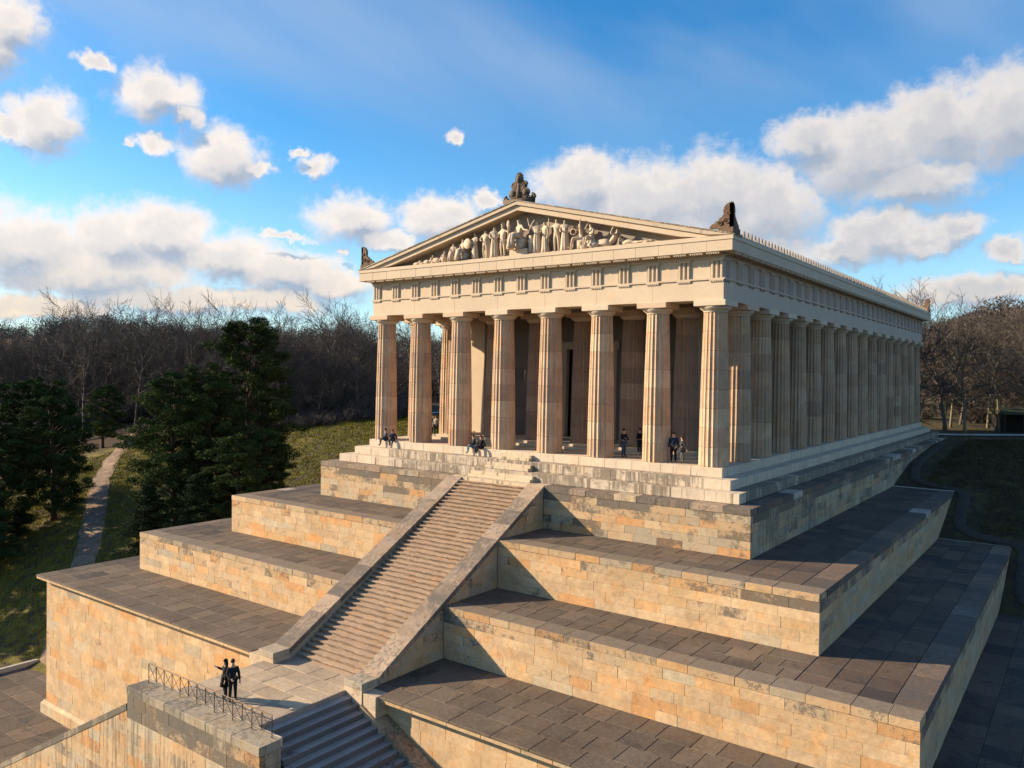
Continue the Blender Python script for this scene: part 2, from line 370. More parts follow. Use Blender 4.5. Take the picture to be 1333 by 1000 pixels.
# ------------------------------------------------------------------ ashlar builders
CREAM = [(.47, .325, .19), (.48, .33, .19), (.45, .315, .185), (.49, .35, .21), (.46, .315, .175), (.44, .32, .20)]
ORANGE = [(.49, .27, .12), (.49, .30, .145), (.47, .27, .125), (.51, .31, .155)]
GREY = [(.41, .325, .22), (.38, .30, .205), (.43, .345, .235), (.34, .275, .195)]
def pick(pg=.12, po=.2):
    pg *= .5 if pg < .4 else .8; po *= .6
    r = R.random(); c = R.choice(GREY if r < pg else ORANGE if r < pg + po else CREAM); k = R.uniform(.96, 1.03)
    return [min(1, a * k) for a in c]
def ashlar(parent, axis, face, sgn, a0, a1, z0, z1, nc, Ls, mat, depth=.3, top=None, cfn=pick, wfn=None, clip=None, gap=.007, proud=.008, skipz=None):
    """courses of separate stones. axis 'x': the wall runs along x and its face lies at y=face looking sgn"""
    h = (z1 - z0) / nc
    for c in range(nc):
        zb = z0 + c * h; zt = zb + h
        a = a0; first = True
        while a < a1 - .05:
            L = R.uniform(*Ls)
            if first: L *= (.55 if c % 2 else 1.0); first = False
            b = a + L
            if a1 - b < Ls[0] * .45: b = a1
            col = cfn(); w = wfn((zt - z0) / (z1 - z0), (a + b) / 2) if wfn else .12
            off = R.uniform(-proud, proud); f = face + sgn * off
            lo, hi = sorted((f, f - sgn * depth))
            A0, A1, Z0, Z1 = a + gap / 2, b - gap / 2, zb + gap / 2, zt - gap / 2
            if A1 - A0 > .08:
                if clip:
                    poly = clip([(A0, Z0), (A1, Z0), (A1, Z1), (A0, Z1)])
                    if poly and len(poly) >= 3:
                        mb = MB()
                        mb.prism(poly, lo, hi, (lambda p, q, e: (p, e, q)) if axis == 'x' else (lambda p, q, e: (e, p, q)))
                        mb.obj('stone', mat, parent, (*col, w))
                elif axis == 'x': box('stone', parent, mat, A0, A1, lo, hi, Z0, Z1, (*col, w), .008)
                else: box('stone', parent, mat, lo, hi, A0, A1, Z0, Z1, (*col, w), .008)
            a = b
def slabs(parent, x0, x1, y0, y1, z, sx, sy, mat, colf, alf, along='x', th=.16, gap=.014):
    """rows of paving slabs; rows run along 'x' or 'y'"""
    if along == 'x': lim0, lim1, s_row, u0, u1, s_len = y0, y1, sy, x0, x1, sx
    else: lim0, lim1, s_row, u0, u1, s_len = x0, x1, sx, y0, y1, sy
    n = max(1, round((lim1 - lim0) / s_row)); rh = (lim1 - lim0) / n
    for i in range(n):
        a = u0
        while a < u1 - .05:
            L = s_len * R.uniform(.75, 1.3)
            if a == u0: L *= R.uniform(.5, 1)
            b = a + L
            if u1 - b < s_len * .5: b = u1
            r0, r1 = lim0 + i * rh + gap / 2, lim0 + (i + 1) * rh - gap / 2; c0, c1 = a + gap / 2, b - gap / 2
            zz = z + R.uniform(-.007, .007); k = (*colf(), alf())
            if along == 'x': box('slab', parent, mat, c0, c1, r0, r1, zz - th, zz, k, .02)
            else: box('slab', parent, mat, r0, r1, c0, c1, zz - th, zz, k, .02)
            a = b
def slabcol():
    k = R.uniform(.86, 1.12); c = R.choice([(.125, .093, .067), (.113, .085, .063), (.138, .103, .073), (.108, .084, .064)]); return [a * k for a in c]
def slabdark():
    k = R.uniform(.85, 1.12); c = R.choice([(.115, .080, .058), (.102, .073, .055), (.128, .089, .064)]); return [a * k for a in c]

# ------------------------------------------------------------------ the terraces
# (half width, front y, top z, wall foot z, y where the sides run into the hill)
SX = 4.28                                              # outer half width of the stair parapets
TI = [(18.67, -2.87, -1.866, -4.75, 70.8), (23.93, -7.94, -4.75, -7.76, 36.6), (29.2, -13.04, -7.76, -10.78, 27.7)]
desc = ['topmost and most weathered', 'second highest', 'third highest and lowest stepped']
for i, (w, y0, zt, zb, ye) in enumerate(TI):
    innw = (17.58, TI[0][0], TI[1][0])[i]; inny = (-1.78, TI[0][1], TI[1][1])[i]
    nc = 5 if i else 5; ch = .40
    def wf(t, a, i=i): return min(1, (.62 if i == 0 else .18) * (1 if t > .7 else .75) + (R.random() < .16) * .3 + (.4 if t > .9 and R.random() < .55 else 0))
    cf = (lambda: pick(.42, .2)) if i == 0 else (lambda: pick(.1, .26))
    for sgn in (-1, 1):
        side = 'left' if sgn < 0 else 'right'
        t = thing('terrace_wall', f'{desc[i]} terrace wall of pale ashlar facing the front, {side} of the staircase', 'wall', (0, 0, 0))
        a0, a1 = (-w, -SX) if sgn < 0 else (SX, w)
        box('core', t, M_joint, a0 + (.06 if sgn < 0 else 0), a1 - (.06 if sgn > 0 else 0), y0 + .06, y0 + 1.2, zb - .5, zt - .2, (.12, .1, .08, .3), 0)
        ashlar(t, 'x', y0, -1, a0, a1, zb - .02, zt - ch, nc, (1.1, 2.5), M_wall, .34, cfn=cf, wfn=wf)
        # coping stones, as deep as the terrace edge
        a = a0; cd = 1.25 if i else 1.06
        while a < a1 - .1:
            b = a + R.uniform(1.3, 2.3); b = a1 if a1 - b < .9 else b
            c = slabcol() if R.random() < .86 else pick(.5, .1); c = [min(1, q * 2.3) for q in c] if c[0] < .3 else c
            if i: c = [q * .95 for q in pick(.3, .2)]
            box('coping_stone', t, M_dwall if i == 0 else M_cope, a + .008, b - .008, y0 - .035 + R.uniform(-.008, .008), y0 + cd, zt - ch + .006, zt + R.uniform(-.006, .008), (*c, R.choice((.35, .5, .6, .7))))
            a = b
        t = thing('terrace_wall', f'{desc[i]} terrace wall along the {side} flank of the hill' + (', in shade' if sgn > 0 else ''), 'wall')
        xo = sgn * w
        l_, h_ = sorted((xo - sgn * .06, xo - sgn * 1.2))
        box('core', t, M_joint, l_, h_, y0 + 1.21, ye, zb - .5, zt - .2, (.12, .1, .08, .3), 0)
        if sgn > 0:
            def cg(i=i):
                return pick(.6, 0.) if i == 0 else pick(.35, .08)
            L_ = (1.8, 3.2) if i == 0 else (1.3, 2.6)
            ashlar(t, 'y', xo, 1, y0 + .345, ye - .02, zb - .02, zt - ch, nc, L_, M_dwall if i == 0 else M_wall, .34, cfn=cg, wfn=lambda t_, a, i=i: min(1, (.5 if i == 0 else .25) + (.35 if t_ > .9 else 0) + R.uniform(-.2, .2)))
        a = y0 + cd + .01
        while a < ye - .1:
            b = a + R.uniform(1.2, 2.4); b = ye if ye - b < .9 else b
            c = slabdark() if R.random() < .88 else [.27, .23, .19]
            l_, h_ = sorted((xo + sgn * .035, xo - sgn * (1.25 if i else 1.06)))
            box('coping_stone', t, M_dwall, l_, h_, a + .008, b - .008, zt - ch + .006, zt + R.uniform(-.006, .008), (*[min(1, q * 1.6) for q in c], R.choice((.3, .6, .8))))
            a = b
        # paving behind the coping
        if i:
            p = link('terrace_paving', kind='structure')
            xa, xb = (SX, w - 1.27) if sgn > 0 else (-w + 1.27, -SX)
            l_, h_ = (SX - .02, innw + .01) if sgn > 0 else (-innw - .01, -SX + .02)
            zz = zt - .05
            mb = MB(); mb.box(l_, h_, y0 + 1.2, inny + .04, zz - .3, zz); mb.box(*sorted((sgn * innw - sgn * .05, sgn * (w - 1.2))), y0 + 1.2, ye, zz - .3, zz - .001)
            mb.obj('joint_bed', M_joint, p, (.06, .05, .045, .5))
            slabs(p, *sorted((sgn * SX, sgn * (innw - .02))), y0 + 1.27, inny - .02, zt, 1.25, 1.27, M_slab, slabcol, lambda: R.uniform(.1, .5), 'x')
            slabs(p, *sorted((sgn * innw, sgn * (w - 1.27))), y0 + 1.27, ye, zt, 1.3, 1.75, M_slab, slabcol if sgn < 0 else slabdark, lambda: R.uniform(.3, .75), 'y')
            if sgn > 0:
                k_ = box('edge_kerb', None, M_wall, innw + .05, w + .02, ye + .01, ye + .17, zt - .3, zt + .05, (.5, .47, .43, .1)); k_['kind'] = 'structure'

# tier four: the big base with a cornice
W4, Y4, Z4, F4 = 33.35, -18.5, -10.78, -22.0
cour = lambda t, a: .10 + (R.random() < .1) * .3
for sgn in (-1, 1):
    side = 'left' if sgn < 0 else 'right'
    t = thing('terrace_wall', 'tall golden base wall with moulded cornice, left of the staircase and behind the railing' if sgn < 0 else 'tall base wall with moulded cornice, right of the staircase at the bottom edge', 'wall')
    a0, a1 = (-W4, -5.3) if sgn < 0 else (5.3, W4)
    box('core', t, M_joint, a0 + (.06 if sgn < 0 else 0), a1 - (.06 if sgn > 0 else 0), Y4 + .06, Y4 + 1.5, F4 - .6, Z4 - .3, (.12, .1, .08, .3), 0)
    if sgn < 0:
        ashlar(t, 'x', Y4, -1, a0, a1, F4 + .95, Z4 - .62, 13, (1.2, 2.3), M_wall, .35, cfn=lambda: pick(.1, .22), wfn=cour)
        a = a0 - .3
        while a < a1:
            b = min(a + R.uniform(1.5, 2.4), a1); box('plinth_stone', t, M_wall, a + .006, b - .006, Y4 - .32, Y4 + .3, F4 - .4, F4 + .78, (*pick(.1, .35), .2)); a = b
        mb = MB(); mb.prism([(Y4 - .30, F4 + .785), (Y4 + .1, F4 + .785), (Y4 + .1, F4 + .93), (Y4 - .04, F4 + .93)], a0 - .28, a1, lambda p, q, e: (e, p, q)); mb.obj('plinth_moulding', M_wall, t, (.5, .37, .24, .1))
    else:
        ashlar(t, 'x', Y4, -1, a0, a1, Z4 - .62 - .8 * 5, Z4 - .62, 5, (1.2, 2.3), M_wall, .35, cfn=lambda: pick(.05, .12), wfn=cour)
        box('core', t, M_wall, a0, a1, Y4, Y4 + 1.4, F4 - .6, Z4 - .62 - 4.0, (.45, .35, .24, .1), 0)
    # cornice: a lower moulding and a projecting slab course
    mb = MB(); mb.prism([(Y4 + .2, Z4 - .61), (Y4 - .06, Z4 - .61), (Y4 - .12, Z4 - .52), (Y4 - .3, Z4 - .42), (Y4 - .34, Z4 - .345), (Y4 + .2, Z4 - .345)], *sorted((a0 - (.3 if sgn < 0 else 0), a1)), lambda p, q, e: (e, p, q)); mb.obj('cornice_moulding', M_wall, t, (.5, .37, .24, .2))
    a = a0 - (.36 if sgn < 0 else 0)
    while a < a1 - .1:
        b = a + R.uniform(1.6, 2.6); b = a1 if a1 - b < 1 else b
        c = pick(.2, .45)
        box('cornice_stone', t, M_wall, a + .008, b - .008, Y4 - .62, Y4 - .05, Z4 - .34, Z4 - .03, (*c, .35)); a = b
    p = link('terrace_paving', kind='structure')
    ye = 17.9; innw = TI[2][0]; zz = Z4 - .05
    mb = MB(); mb.box(*sorted((sgn * SX, sgn * innw)), Y4 + .05, TI[2][1] + .04, zz - .3, zz); mb.box(*sorted((sgn * innw, sgn * (W4 - .1))), Y4 + .05, ye, zz - .3, zz - .001)
    mb.obj('joint_bed', M_joint, p, (.06, .05, .045, .5))
    slabs(p, *sorted((sgn * 5.32, sgn * (W4 + .3))), Y4 - .70, Y4 + .75, Z4, 2.4, 1.45, M_slab, slabcol, lambda: R.uniform(.1, .4), 'x', .12)
    slabs(p, *sorted((sgn * SX, sgn * 5.3)), Y4 - .05, Y4 + .75, Z4, 1.0, .8, M_slab, slabcol, lambda: .2, 'x', .12)
    slabs(p, *sorted((sgn * SX, sgn * innw)), Y4 + .77, TI[2][1] - .02, Z4, 1.35, 1.4, M_slab, slabcol, lambda: R.uniform(.1, .5), 'x')
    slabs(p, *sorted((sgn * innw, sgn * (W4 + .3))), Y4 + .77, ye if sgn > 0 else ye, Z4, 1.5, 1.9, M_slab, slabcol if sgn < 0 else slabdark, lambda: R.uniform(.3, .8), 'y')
    t = thing('terrace_wall', f'outer base wall along the {side} flank under the lowest dark terrace', 'wall')
    box('core', t, M_wall, *sorted((sgn * W4, sgn * (W4 - 1.2))), Y4 + 1.51, ye, F4 - 4, Z4 - .16, (.42, .34, .25, .3), 0)
# corner filler behind the paved edge so that the left end reads solid
# ------------------------------------------------------------------ the main staircase
K = 9.084 / 45; D_ = 15.23 / 45; Y_top = -2.87; Zl = -10.95
st = thing('stone_staircase', 'long straight stone staircase climbing from the landing to the temple', 'staircase')
def stepcol():
    k = R.uniform(.92, 1.06); return (.40 * k, .285 * k, .195 * k, R.uniform(.1, .3))
for k in range(45):
    zt = -1.866 - k * K; yf = Y_top - k * D_
    zt2 = zt
    box('step', st, M_step, -2.97, 2.97, yf - D_ + .02, yf + .12, zt - K - .1, zt - K + (0), stepcol(), .018) if False else None
    o_ = boxmesh(5.94, D_ + .13, .075, M_step, .012); c_ = stepcol()
    o_ = link('step', o_, st, (0, yf - D_ / 2 + .035, zt - K - .0375), color=c_)
    box('riser', o_, M_step, -2.965, 2.965, -D_ / 2 + .0, D_ / 2 + .1, -K - .05, -.0378, c_, 0)
for lv, hw in enumerate((1.42, 1.98, 2.8)):           # three short runs set against the temple steps
    yb = -(0, .877, 1.782)[lv] - .0; zt = (0, -.607, -1.231)[lv]; ris = (.607, .624, .635)[lv] / 3
    for k in range(2):
        box('step', st, M_sty, -hw, hw, yb - .3 * (k + 1), yb + .02 - .3 * k, zt - ris * (k + 1) - ris * (1 - k) - .0 if False else (-.607, -1.231, -1.866)[lv] + .001, zt - ris * (k + 1), (.52, .42, .30, .15), .02)
sl = (-1.866 + 10.35) / (-2.87 + 18.25)
def par_top(y): return -1.866 + sl * (y + 2.87) if y > -18.25 else -10.35
for sgn in (-1, 1):
    side = 'left' if sgn < 0 else 'right'
    t = thing('stair_parapet', f'sloping stone parapet on the {side} side of the long staircase', 'parapet')
    xi, xo = 2.97, SX
    cz = .34
    mb = MB(); mb.prism([(-19.3, -16), (-2.87, -16), (-2.87, -1.866 - cz), (-18.25, -10.35 - cz), (-19.3, -10.35 - cz)], *sorted((sgn * (xi + .02), sgn * (xo - .1))), lambda p, q, e: (e, p, q))
    mb.obj('core', M_step, t, (.36, .29, .21, .3))
    n = 12
    for k in range(n):
        ya = -2.87 + (-18.25 + 2.87) * k / n; yb = -2.87 + (-18.25 + 2.87) * (k + 1) / n
        mb = MB(); g_ = .006
        mb.prism([(yb + g_, par_top(yb) - cz), (ya - g_, par_top(ya) - cz), (ya - g_, par_top(ya)), (yb + g_, par_top(yb))], *sorted((sgn * (xi - .0), sgn * (xo + .05))), lambda p, q, e: (e, p, q))
        k_ = R.uniform(2.1, 2.8); c = [q * k_ for q in slabcol()]
        mb.obj('coping_stone', M_dwall, t, (*c, R.uniform(.25, .8)))
    box('coping_stone', t, M_dwall, *sorted((sgn * xi, sgn * (xo + .05))), -19.42, -18.26, -10.35 - .36, -10.35, (.36, .3, .22, .3))
    box('end_block', t, M_wall, *sorted((sgn * (xi + .01), sgn * (xo + .04))), -19.40, -18.2, -16 if sgn > 0 else -12, -10.72, (.5, .38, .26, .25))
    if sgn > 0:      # facing stones, cut along the slope
        def clip(poly):
            outp = []
            f = lambda p: p[1] - (par_top(p[0]) - cz - .01)
            for i_ in range(len(poly)):
                a, b = poly[i_], poly[(i_ + 1) % len(poly)]; fa, fb = f(a), f(b)
                if fa <= 0: outp.append(a)
                if fa * fb < 0: s_ = fa / (fa - fb); outp.append((a[0] + (b[0] - a[0]) * s_, a[1] + (b[1] - a[1]) * s_))
            return outp
        for (w, y0, zt, zb, ye), (yn) in zip(TI + [(0, -18.5, -10.78, 0, 0)], (-2.87, -7.94, -13.04, 0)): pass
        segs = [(-7.94, -2.87, -4.75, -1.866), (-13.04, -7.94, -7.76, -4.4), (-18.45, -13.04, -10.78, -7.3)]
        for a0, a1, z0, z1 in segs:
            ashlar(t, 'y', xo, 1, a0 + .03, a1 - .03, z0, z0 + .55 * math.ceil((z1 - z0) / .55), math.ceil((z1 - z0) / .55), (.9, 1.8), M_wall, .12, cfn=lambda: pick(.3, .12), wfn=lambda t_, a: R.uniform(.2, .6), clip=clip)
# end piers where the base wall meets the landing
for sgn, lab in ((-1, 'low stone pier beside the parapet foot, left of the landing'), (1, 'low stone pier beside the parapet foot, at the head of the dark flight')):
    t = thing('end_pier', lab, 'pier')
    zb = -12.6 if sgn < 0 else -14
    box('stone', t, M_wall, *sorted((sgn * (SX + .05), sgn * 5.3)), -19.36, Y4 + .3, -11.55, -10.82, (.46, .36, .25, .35), .02)
    box('stone', t, M_wall, *sorted((sgn * (SX + .06), sgn * 5.29)), -19.35, Y4 + .3, zb, -11.56, (.5, .37, .24, .2), .02)
# ------------------------------------------------------------------ landing, lower flights, front wall, railing
land = link('landing_paving', kind='structure')
box('joint_bed', land, M_joint, -3.85, 3.05, -24.9, -18.1, Zl - .6, Zl - .03, (.2, .16, .12, .2), 0)
def lcol():
    k = R.uniform(.85, 1.12); c = R.choice([(.34, .265, .19), (.37, .29, .2), (.33, .27, .2), (.40, .31, .21)]); return [a * k for a in c]
slabs(land, -3.87, 3.08, -24.88, -18.1, Zl, 1.7, 1.14, M_slab, lcol, lambda: R.uniform(0, .12), 'x', .15, .014)
fr = thing('stone_staircase', 'shaded lower flight of steps descending to the right of the landing', 'staircase')
for k in range(22):
    x0 = 3.1 + k * .5; z0 = Zl - (k + 1) * .255
    c = R.uniform(.85, 1.15)
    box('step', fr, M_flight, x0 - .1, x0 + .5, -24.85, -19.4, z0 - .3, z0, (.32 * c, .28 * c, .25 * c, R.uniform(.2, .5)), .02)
box('step_edge', fr, M_slab, 2.9, 3.1, -24.85, -19.4, Zl - .3, Zl - .002, (.3, .24, .19, .3), .015)
fl = thing('stone_staircase', 'hidden lower flight of steps descending to the left of the landing', 'staircase')
for k in range(30):
    x0 = -3.88 - k * .5; z0 = Zl - (k + 1) * .255
    box('step', fl, M_slab, x0 - .5, x0 + .1, -24.85, -19.0, z0 - .3, z0, (.3, .25, .19, .3), .02)
t = thing('stair_string', 'sloping stone string with dark top beside the lower right flight', 'string wall')
mb = MB(); zx = lambda x: -11.18 - .51 * (x - 5.3)
mb.prism([(SX + .06, -17.5), (13, -21), (13, zx(13)), (5.3, zx(5.3)), (5.29, -11.5), (SX + .06, -11.5)], -19.42, -19.37, lambda p, q, e: (p, e, q)) if False else None
x = 4.3
while x < 13.5:
    x2 = x + R.uniform(1.5, 2.2); mb = MB()
    a, b = x + .005, x2 - .005
    top = lambda q: min(-11.06, zx(q) + .0) if q > 5.3 else -11.75 - 0 * q
    za, zb_ = -11.45 - .51 * (a - 4.3) + .05, -11.45 - .51 * (b - 4.3) + .05
    mb.prism([(a, za - 1.6), (b, zb_ - 1.6), (b, zb_), (a, za)], -19.5, -18.55, lambda p, q, e: (p, e, q))
    mb.obj('coping_stone', M_dwall, t, (*pick(.3, .2), .55)); x = x2
# front wall below the railing
fw = thing('landing_wall', 'weathered stone wall in front of the landing, carrying the metal railing', 'wall')
ashlar(fw, 'x', -26.12, -1, -6.3, 5.03, -17.6, -11.36, 10, (1.0, 1.7), M_dwall, .3, cfn=lambda: pick(.5, .12), wfn=lambda t_, a: .35 + .5 * (t_ > .85) + R.uniform(-.15, .2))
box('core', fw, M_joint, -6.25, 4.98, -26.05, -24.95, -22.5, -11.3, (.2, .16, .12, .4), 0)
a = -6.32
while a < 5.0:
    b = a + R.uniform(1.4, 2.3); b = 5.06 if 5.06 - b < .9 else b
    box('coping_stone', fw, M_dwall, a + .006, b - .006, -26.16, -25.02, -11.35, -10.93, (.33, .275, .2, R.uniform(.3, .75)), .02); a = b
box('kerb', fw, M_wall, -6.3, 5.05, -25.015, -24.9, -11.3, -10.88, (.5, .42, .32, .1), .015)
ashlar(fw, 'y', 5.0, 1, -25.8, -24.95, -17.6, -11.36, 10, (1.0, 1.2), M_dwall, .1, cfn=lambda: pick(.5, .05), wfn=lambda t_, a: .5)
fs = thing('landing_wall', 'stone parapet wall sloping down beside the hidden left flight', 'wall')
pz = lambda x: -11.98 + .506 * (x + 6.56)
def clip2(poly):
    outp = []; f = lambda p: p[1] - (pz(p[0]) - .36)
    for i_ in range(len(poly)):
        a, b = poly[i_], poly[(i_ + 1) % len(poly)]; fa, fb = f(a), f(b)
        if fa <= 0: outp.append(a)
        if fa * fb < 0: s_ = fa / (fa - fb); outp.append((a[0] + (b[0] - a[0]) * s_, a[1] + (b[1] - a[1]) * s_))
    return outp
ashlar(fs, 'x', -26.12, -1, -30, -6.31, -24.2, -11.7, 20, (1.1, 1.9), M_dwall, .3, cfn=lambda: pick(.3, .3), wfn=lambda t_, a: .3 + R.uniform(-.15, .3), clip=lambda p: clip2(p) if p[2][1] > pz(p[0][0]) - 6.5 else None)
mb = MB(); mb.prism([(-30, -25), (-6.33, -25), (-6.33, pz(-6.33) - .37), (-30, pz(-30) - .37)], -26.04, -25.1, lambda p, q, e: (p, e, q)); mb.obj('core', M_joint, fs, (.2, .16, .12, .4))
x = -30.
while x < -6.4:
    x2 = min(x + R.uniform(1.3, 2.0), -6.33); x2 = -6.33 if -6.33 - x2 < .6 else x2; mb = MB()
    mb.prism([(x + .006, pz(x) - .35), (x2 - .006, pz(x2) - .35), (x2 - .006, pz(x2)), (x + .006, pz(x))], -26.15, -25.02, lambda p, q, e: (p, e, q))
    mb.obj('coping_stone', M_dwall, fs, (.33, .27, .195, R.uniform(.4, .9))); x = x2
# railing
rl = thing('metal_railing', 'low rusty metal railing with crossed bars along the landing wall', 'railing')
nb = 14; xa, xb = -5.8, 4.7; ry = -25.22; zr = -10.92
for k in range(nb + 1):
    x = xa + (xb - xa) * k / nb; long_ = k % 2 == 0
    mb = MB(); mb.tube([(x, ry, zr if long_ else zr + .2), (x, ry, zr + 1.02)], .022, 6); mb.obj('post', M_iron, rl)
    if k < nb:
        x2 = xa + (xb - xa) * (k + 1) / nb
        for (p, q) in ((zr + .2, zr + 1.0), (zr + 1.0, zr + .2)):
            mb = MB(); mb.tube([(x, ry, p), (x2, ry, q)], .013, 5); mb.obj('brace', M_iron, rl)
mb = MB(); mb.tube([(xa - .03, ry, zr + 1.03), (xb + .03, ry, zr + 1.03)], .028, 6); mb.obj('top_rail', M_iron, rl)
mb = MB(); mb.tube([(xa, ry, zr + .19), (xb, ry, zr + .19)], .018, 6); mb.obj('bottom_rail', M_iron, rl)
# lowest pavement at the far left
lp = link('lower_paving', kind='structure')
box('joint_bed', lp, M_joint, -45, -20, -27, -12.5, -22.6, -22.04, (.08, .07, .06, .5), 0)
slabs(lp, -45, -22, -26.9, -12.6, -22.0, 2.3, 1.6, M_slab, slabcol, lambda: R.uniform(.2, .6), 'x')
k_ = box('stone_kerb', None, M_wall, -45.4, -45.02, -30, -14.2, -22.6, -21.6, (.42, .38, .32, .3)); k_['kind'] = 'structure'

box('landing_stone', st, M_sty, -SX, SX, -2.88, -1.7, -2.4, -1.867, (.48, .39, .28, .2))
# ------------------------------------------------------------------ the temple
WT, LT = 15.8, 69.64
tm = thing('greek_temple', 'Doric temple of pale limestone with sculpted pediment on top of the terraces', 'temple')
def tint(c, a, b):
    k = R.uniform(a, b); return [q * k for q in c]
TC = lambda: tint((.52, .43, .33), .95, 1.04)
for k, (ext, zt, zb) in enumerate(((0, 0, -.607), (.877, -.607, -1.231), (1.782, -1.231, -1.866))):
    s_ = link('stylobate_step', None, tm)
    x0, x1, y0, y1 = -WT - ext, WT + ext, -ext, LT + ext
    n = round((x1 - x0) / 2.15)
    for j in range(n):
        a, b = x0 + (x1 - x0) * j / n, x0 + (x1 - x0) * (j + 1) / n
        box('stone', s_, M_sty, a + .004, b - .004, y0, y0 + 1.1, zb + .002, zt - .001, (*TC(), .0 if k == 0 else .55 - .5 * (abs(a) > 13)), .018)
    n = round((y1 - y0 - 1.1) / 2.15)
    for j in range(n):
        a, b = y0 + 1.1 + (y1 - y0 - 1.1) * j / n, y0 + 1.1 + (y1 - y0 - 1.1) * (j + 1) / n
        box('stone', s_, M_sty, x1 - 1.1, x1, a + .004, b - .004, zb + .002, zt - .001, (*[q * .95 for q in TC()], .0 if k < 2 else .75), .018)
    box('bed', s_, M_sty, x0, x1 - 1.1, y0 + 1.1, y1, zb + .002, zt - .003, (.5, .43, .33, 0), 0)
for k, (e_, z0, z1) in enumerate(((0.3, .0, .21), (0, .21, .42))):
    box('pronaos_step', tm, M_temple, -11.9 - e_, 11.9 + e_, 4.2 - e_, 64.5 + e_, z0 + .001, z1, (.5, .42, .31, .1), .015)

# column meshes
def fluted(z0, z1, h=9.83, inset=True):
    nfl, sub = 20, 4; n = nfl * sub; v = []; f = []
    def rr(z): t = z / h; return .95 - .205 * t + .03 * math.sin(math.pi * t)
    rings = [(z0 + .002, .97), (z0 + .03, 1.0), ((z0 + z1) / 2, 1.0), (z1 - .03, 1.0), (z1 - .002, .97)]
    for z, s in rings:
        r = rr(z) * s
        for k in range(n):
            a = 2 * math.pi * k / n; t = (k % sub) / sub; q = r - .075 * (r / .95) * math.sin(math.pi * t) ** .8
            v.append((q * math.cos(a), q * math.sin(a), z))
    for i in range(len(rings) - 1):
        for k in range(n): a = i * n + k; b = i * n + (k + 1) % n; f.append((a, b, b + n, a + n))
    f.append(tuple(range(n))[::-1]); f.append(tuple((len(rings) - 1) * n + k for k in range(n)))
    return mesh('drum', v, f, M_drum)
ND = 8; DR = [fluted(9.83 * k / ND, 9.83 * (k + 1) / ND) for k in range(ND)]; SHAFT = fluted(0, 9.83)
mb = MB(); prof = [(.745, 9.831), (.765, 9.86), (.76, 9.90), (.80, 9.93), (.93, 10.03), (1.0, 10.12), (1.01, 10.17), (.97, 10.2)]
nn = 32
for r, z in prof: mb.v += [(r * math.cos(2 * math.pi * k / nn), r * math.sin(2 * math.pi * k / nn), z) for k in range(nn)]
for i in range(len(prof) - 1):
    for k in range(nn): a = i * nn + k; b = i * nn + (k + 1) % nn; mb.f.append((a, b, b + nn, a + nn))
ECH = mesh('echinus', mb.v, mb.f, M_temple, True)
ABA = boxmesh(2.12, 2.12, .37, M_temple, .02)
DC = [(.49, .34, .225), (.45, .31, .205), (.51, .37, .245), (.48, .32, .205), (.42, .29, .195)]
def column(x, y, z=0., sc=1., drums=True, shade=False):
    c = link('column', None, tm, (x, y, z)); c.scale = (1, 1, sc)
    if drums:
        for d in DR:
            k = R.uniform(.88, 1.08); col = R.choice(DC)
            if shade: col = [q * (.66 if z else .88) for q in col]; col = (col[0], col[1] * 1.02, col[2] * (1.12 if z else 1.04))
            o = link('drum', d, c, (0, 0, 0), R.choice((0, 1, 2, 3)) * math.pi / 2, (*[q * k for q in col], R.choice((0, .1, .25))))
    else: link('shaft', SHAFT, c, (0, 0, 0), color=(.48, .37, .28, .1))
    link('echinus', ECH, c, (0, 0, 0), color=(.5, .41, .31, .1))
    link('abacus', ABA, c, (0, 0, 10.2 + .186), color=(.52, .38, .27, .15) if R.random() < .6 else (.53, .44, .33, .1))
XC = [-14.8, -10.765, -6.46, -2.153, 2.153, 6.46, 10.765, 14.8]
YC = [1.0] + [5.035 + 4.255 * k for k in range(15)] + [68.64]
for x in XC: column(x, YC[0])
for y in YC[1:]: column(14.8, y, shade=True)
for k, y in enumerate(YC[1:]): column(-14.8, y, drums=k < 3)
for x in XC[1:-1]: column(x, YC[-1], drums=False)
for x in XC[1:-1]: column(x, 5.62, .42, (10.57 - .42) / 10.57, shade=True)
# cella
cw = link('cella_wall', None, tm)
for a0, a1 in ((-11.4, -2.75), (2.75, 11.4)):
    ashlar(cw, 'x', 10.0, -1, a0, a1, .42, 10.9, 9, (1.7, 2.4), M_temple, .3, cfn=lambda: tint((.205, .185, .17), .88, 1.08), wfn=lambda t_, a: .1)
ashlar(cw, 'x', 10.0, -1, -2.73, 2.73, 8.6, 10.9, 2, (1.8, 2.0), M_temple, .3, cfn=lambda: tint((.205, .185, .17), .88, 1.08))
mb = MB(); mb.box(-11.35, -2.76, 10.2, 11, .42, 11.6); mb.box(2.76, 11.35, 10.2, 11, .42, 11.6); mb.box(-2.75, 2.75, 10.2, 11, 8.6, 11.6)
mb.box(-11.4, -10.4, 11, 60, .42, 11.6); mb.box(10.4, 11.4, 11, 60, .42, 11.6); mb.box(-11.4, 11.4, 59, 60, .42, 11.6)
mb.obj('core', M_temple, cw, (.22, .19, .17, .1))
for s_ in (-1, 1):
    box('anta', tm, M_temple, *sorted((s_ * 9.9, s_ * 11.5)), 8.35, 9.98, .42, 10.1, (.52, .43, .32, .1))
    box('anta_capital', tm, M_temple, *sorted((s_ * 9.8, s_ * 11.6)), 8.25, 9.99, 10.1, 10.57, (.52, .43, .32, .1))
dr = link('doorway', None, tm)
mb = MB(); mb.prism([(-2.75, .42), (-2.2, .42), (-2.1, 7.9), (-2.75, 7.9)], 9.85, 10.3, lambda p, q, e: (p, e, q)); mb.obj('frame', M_temple, dr, (.46, .38, .3, .1))
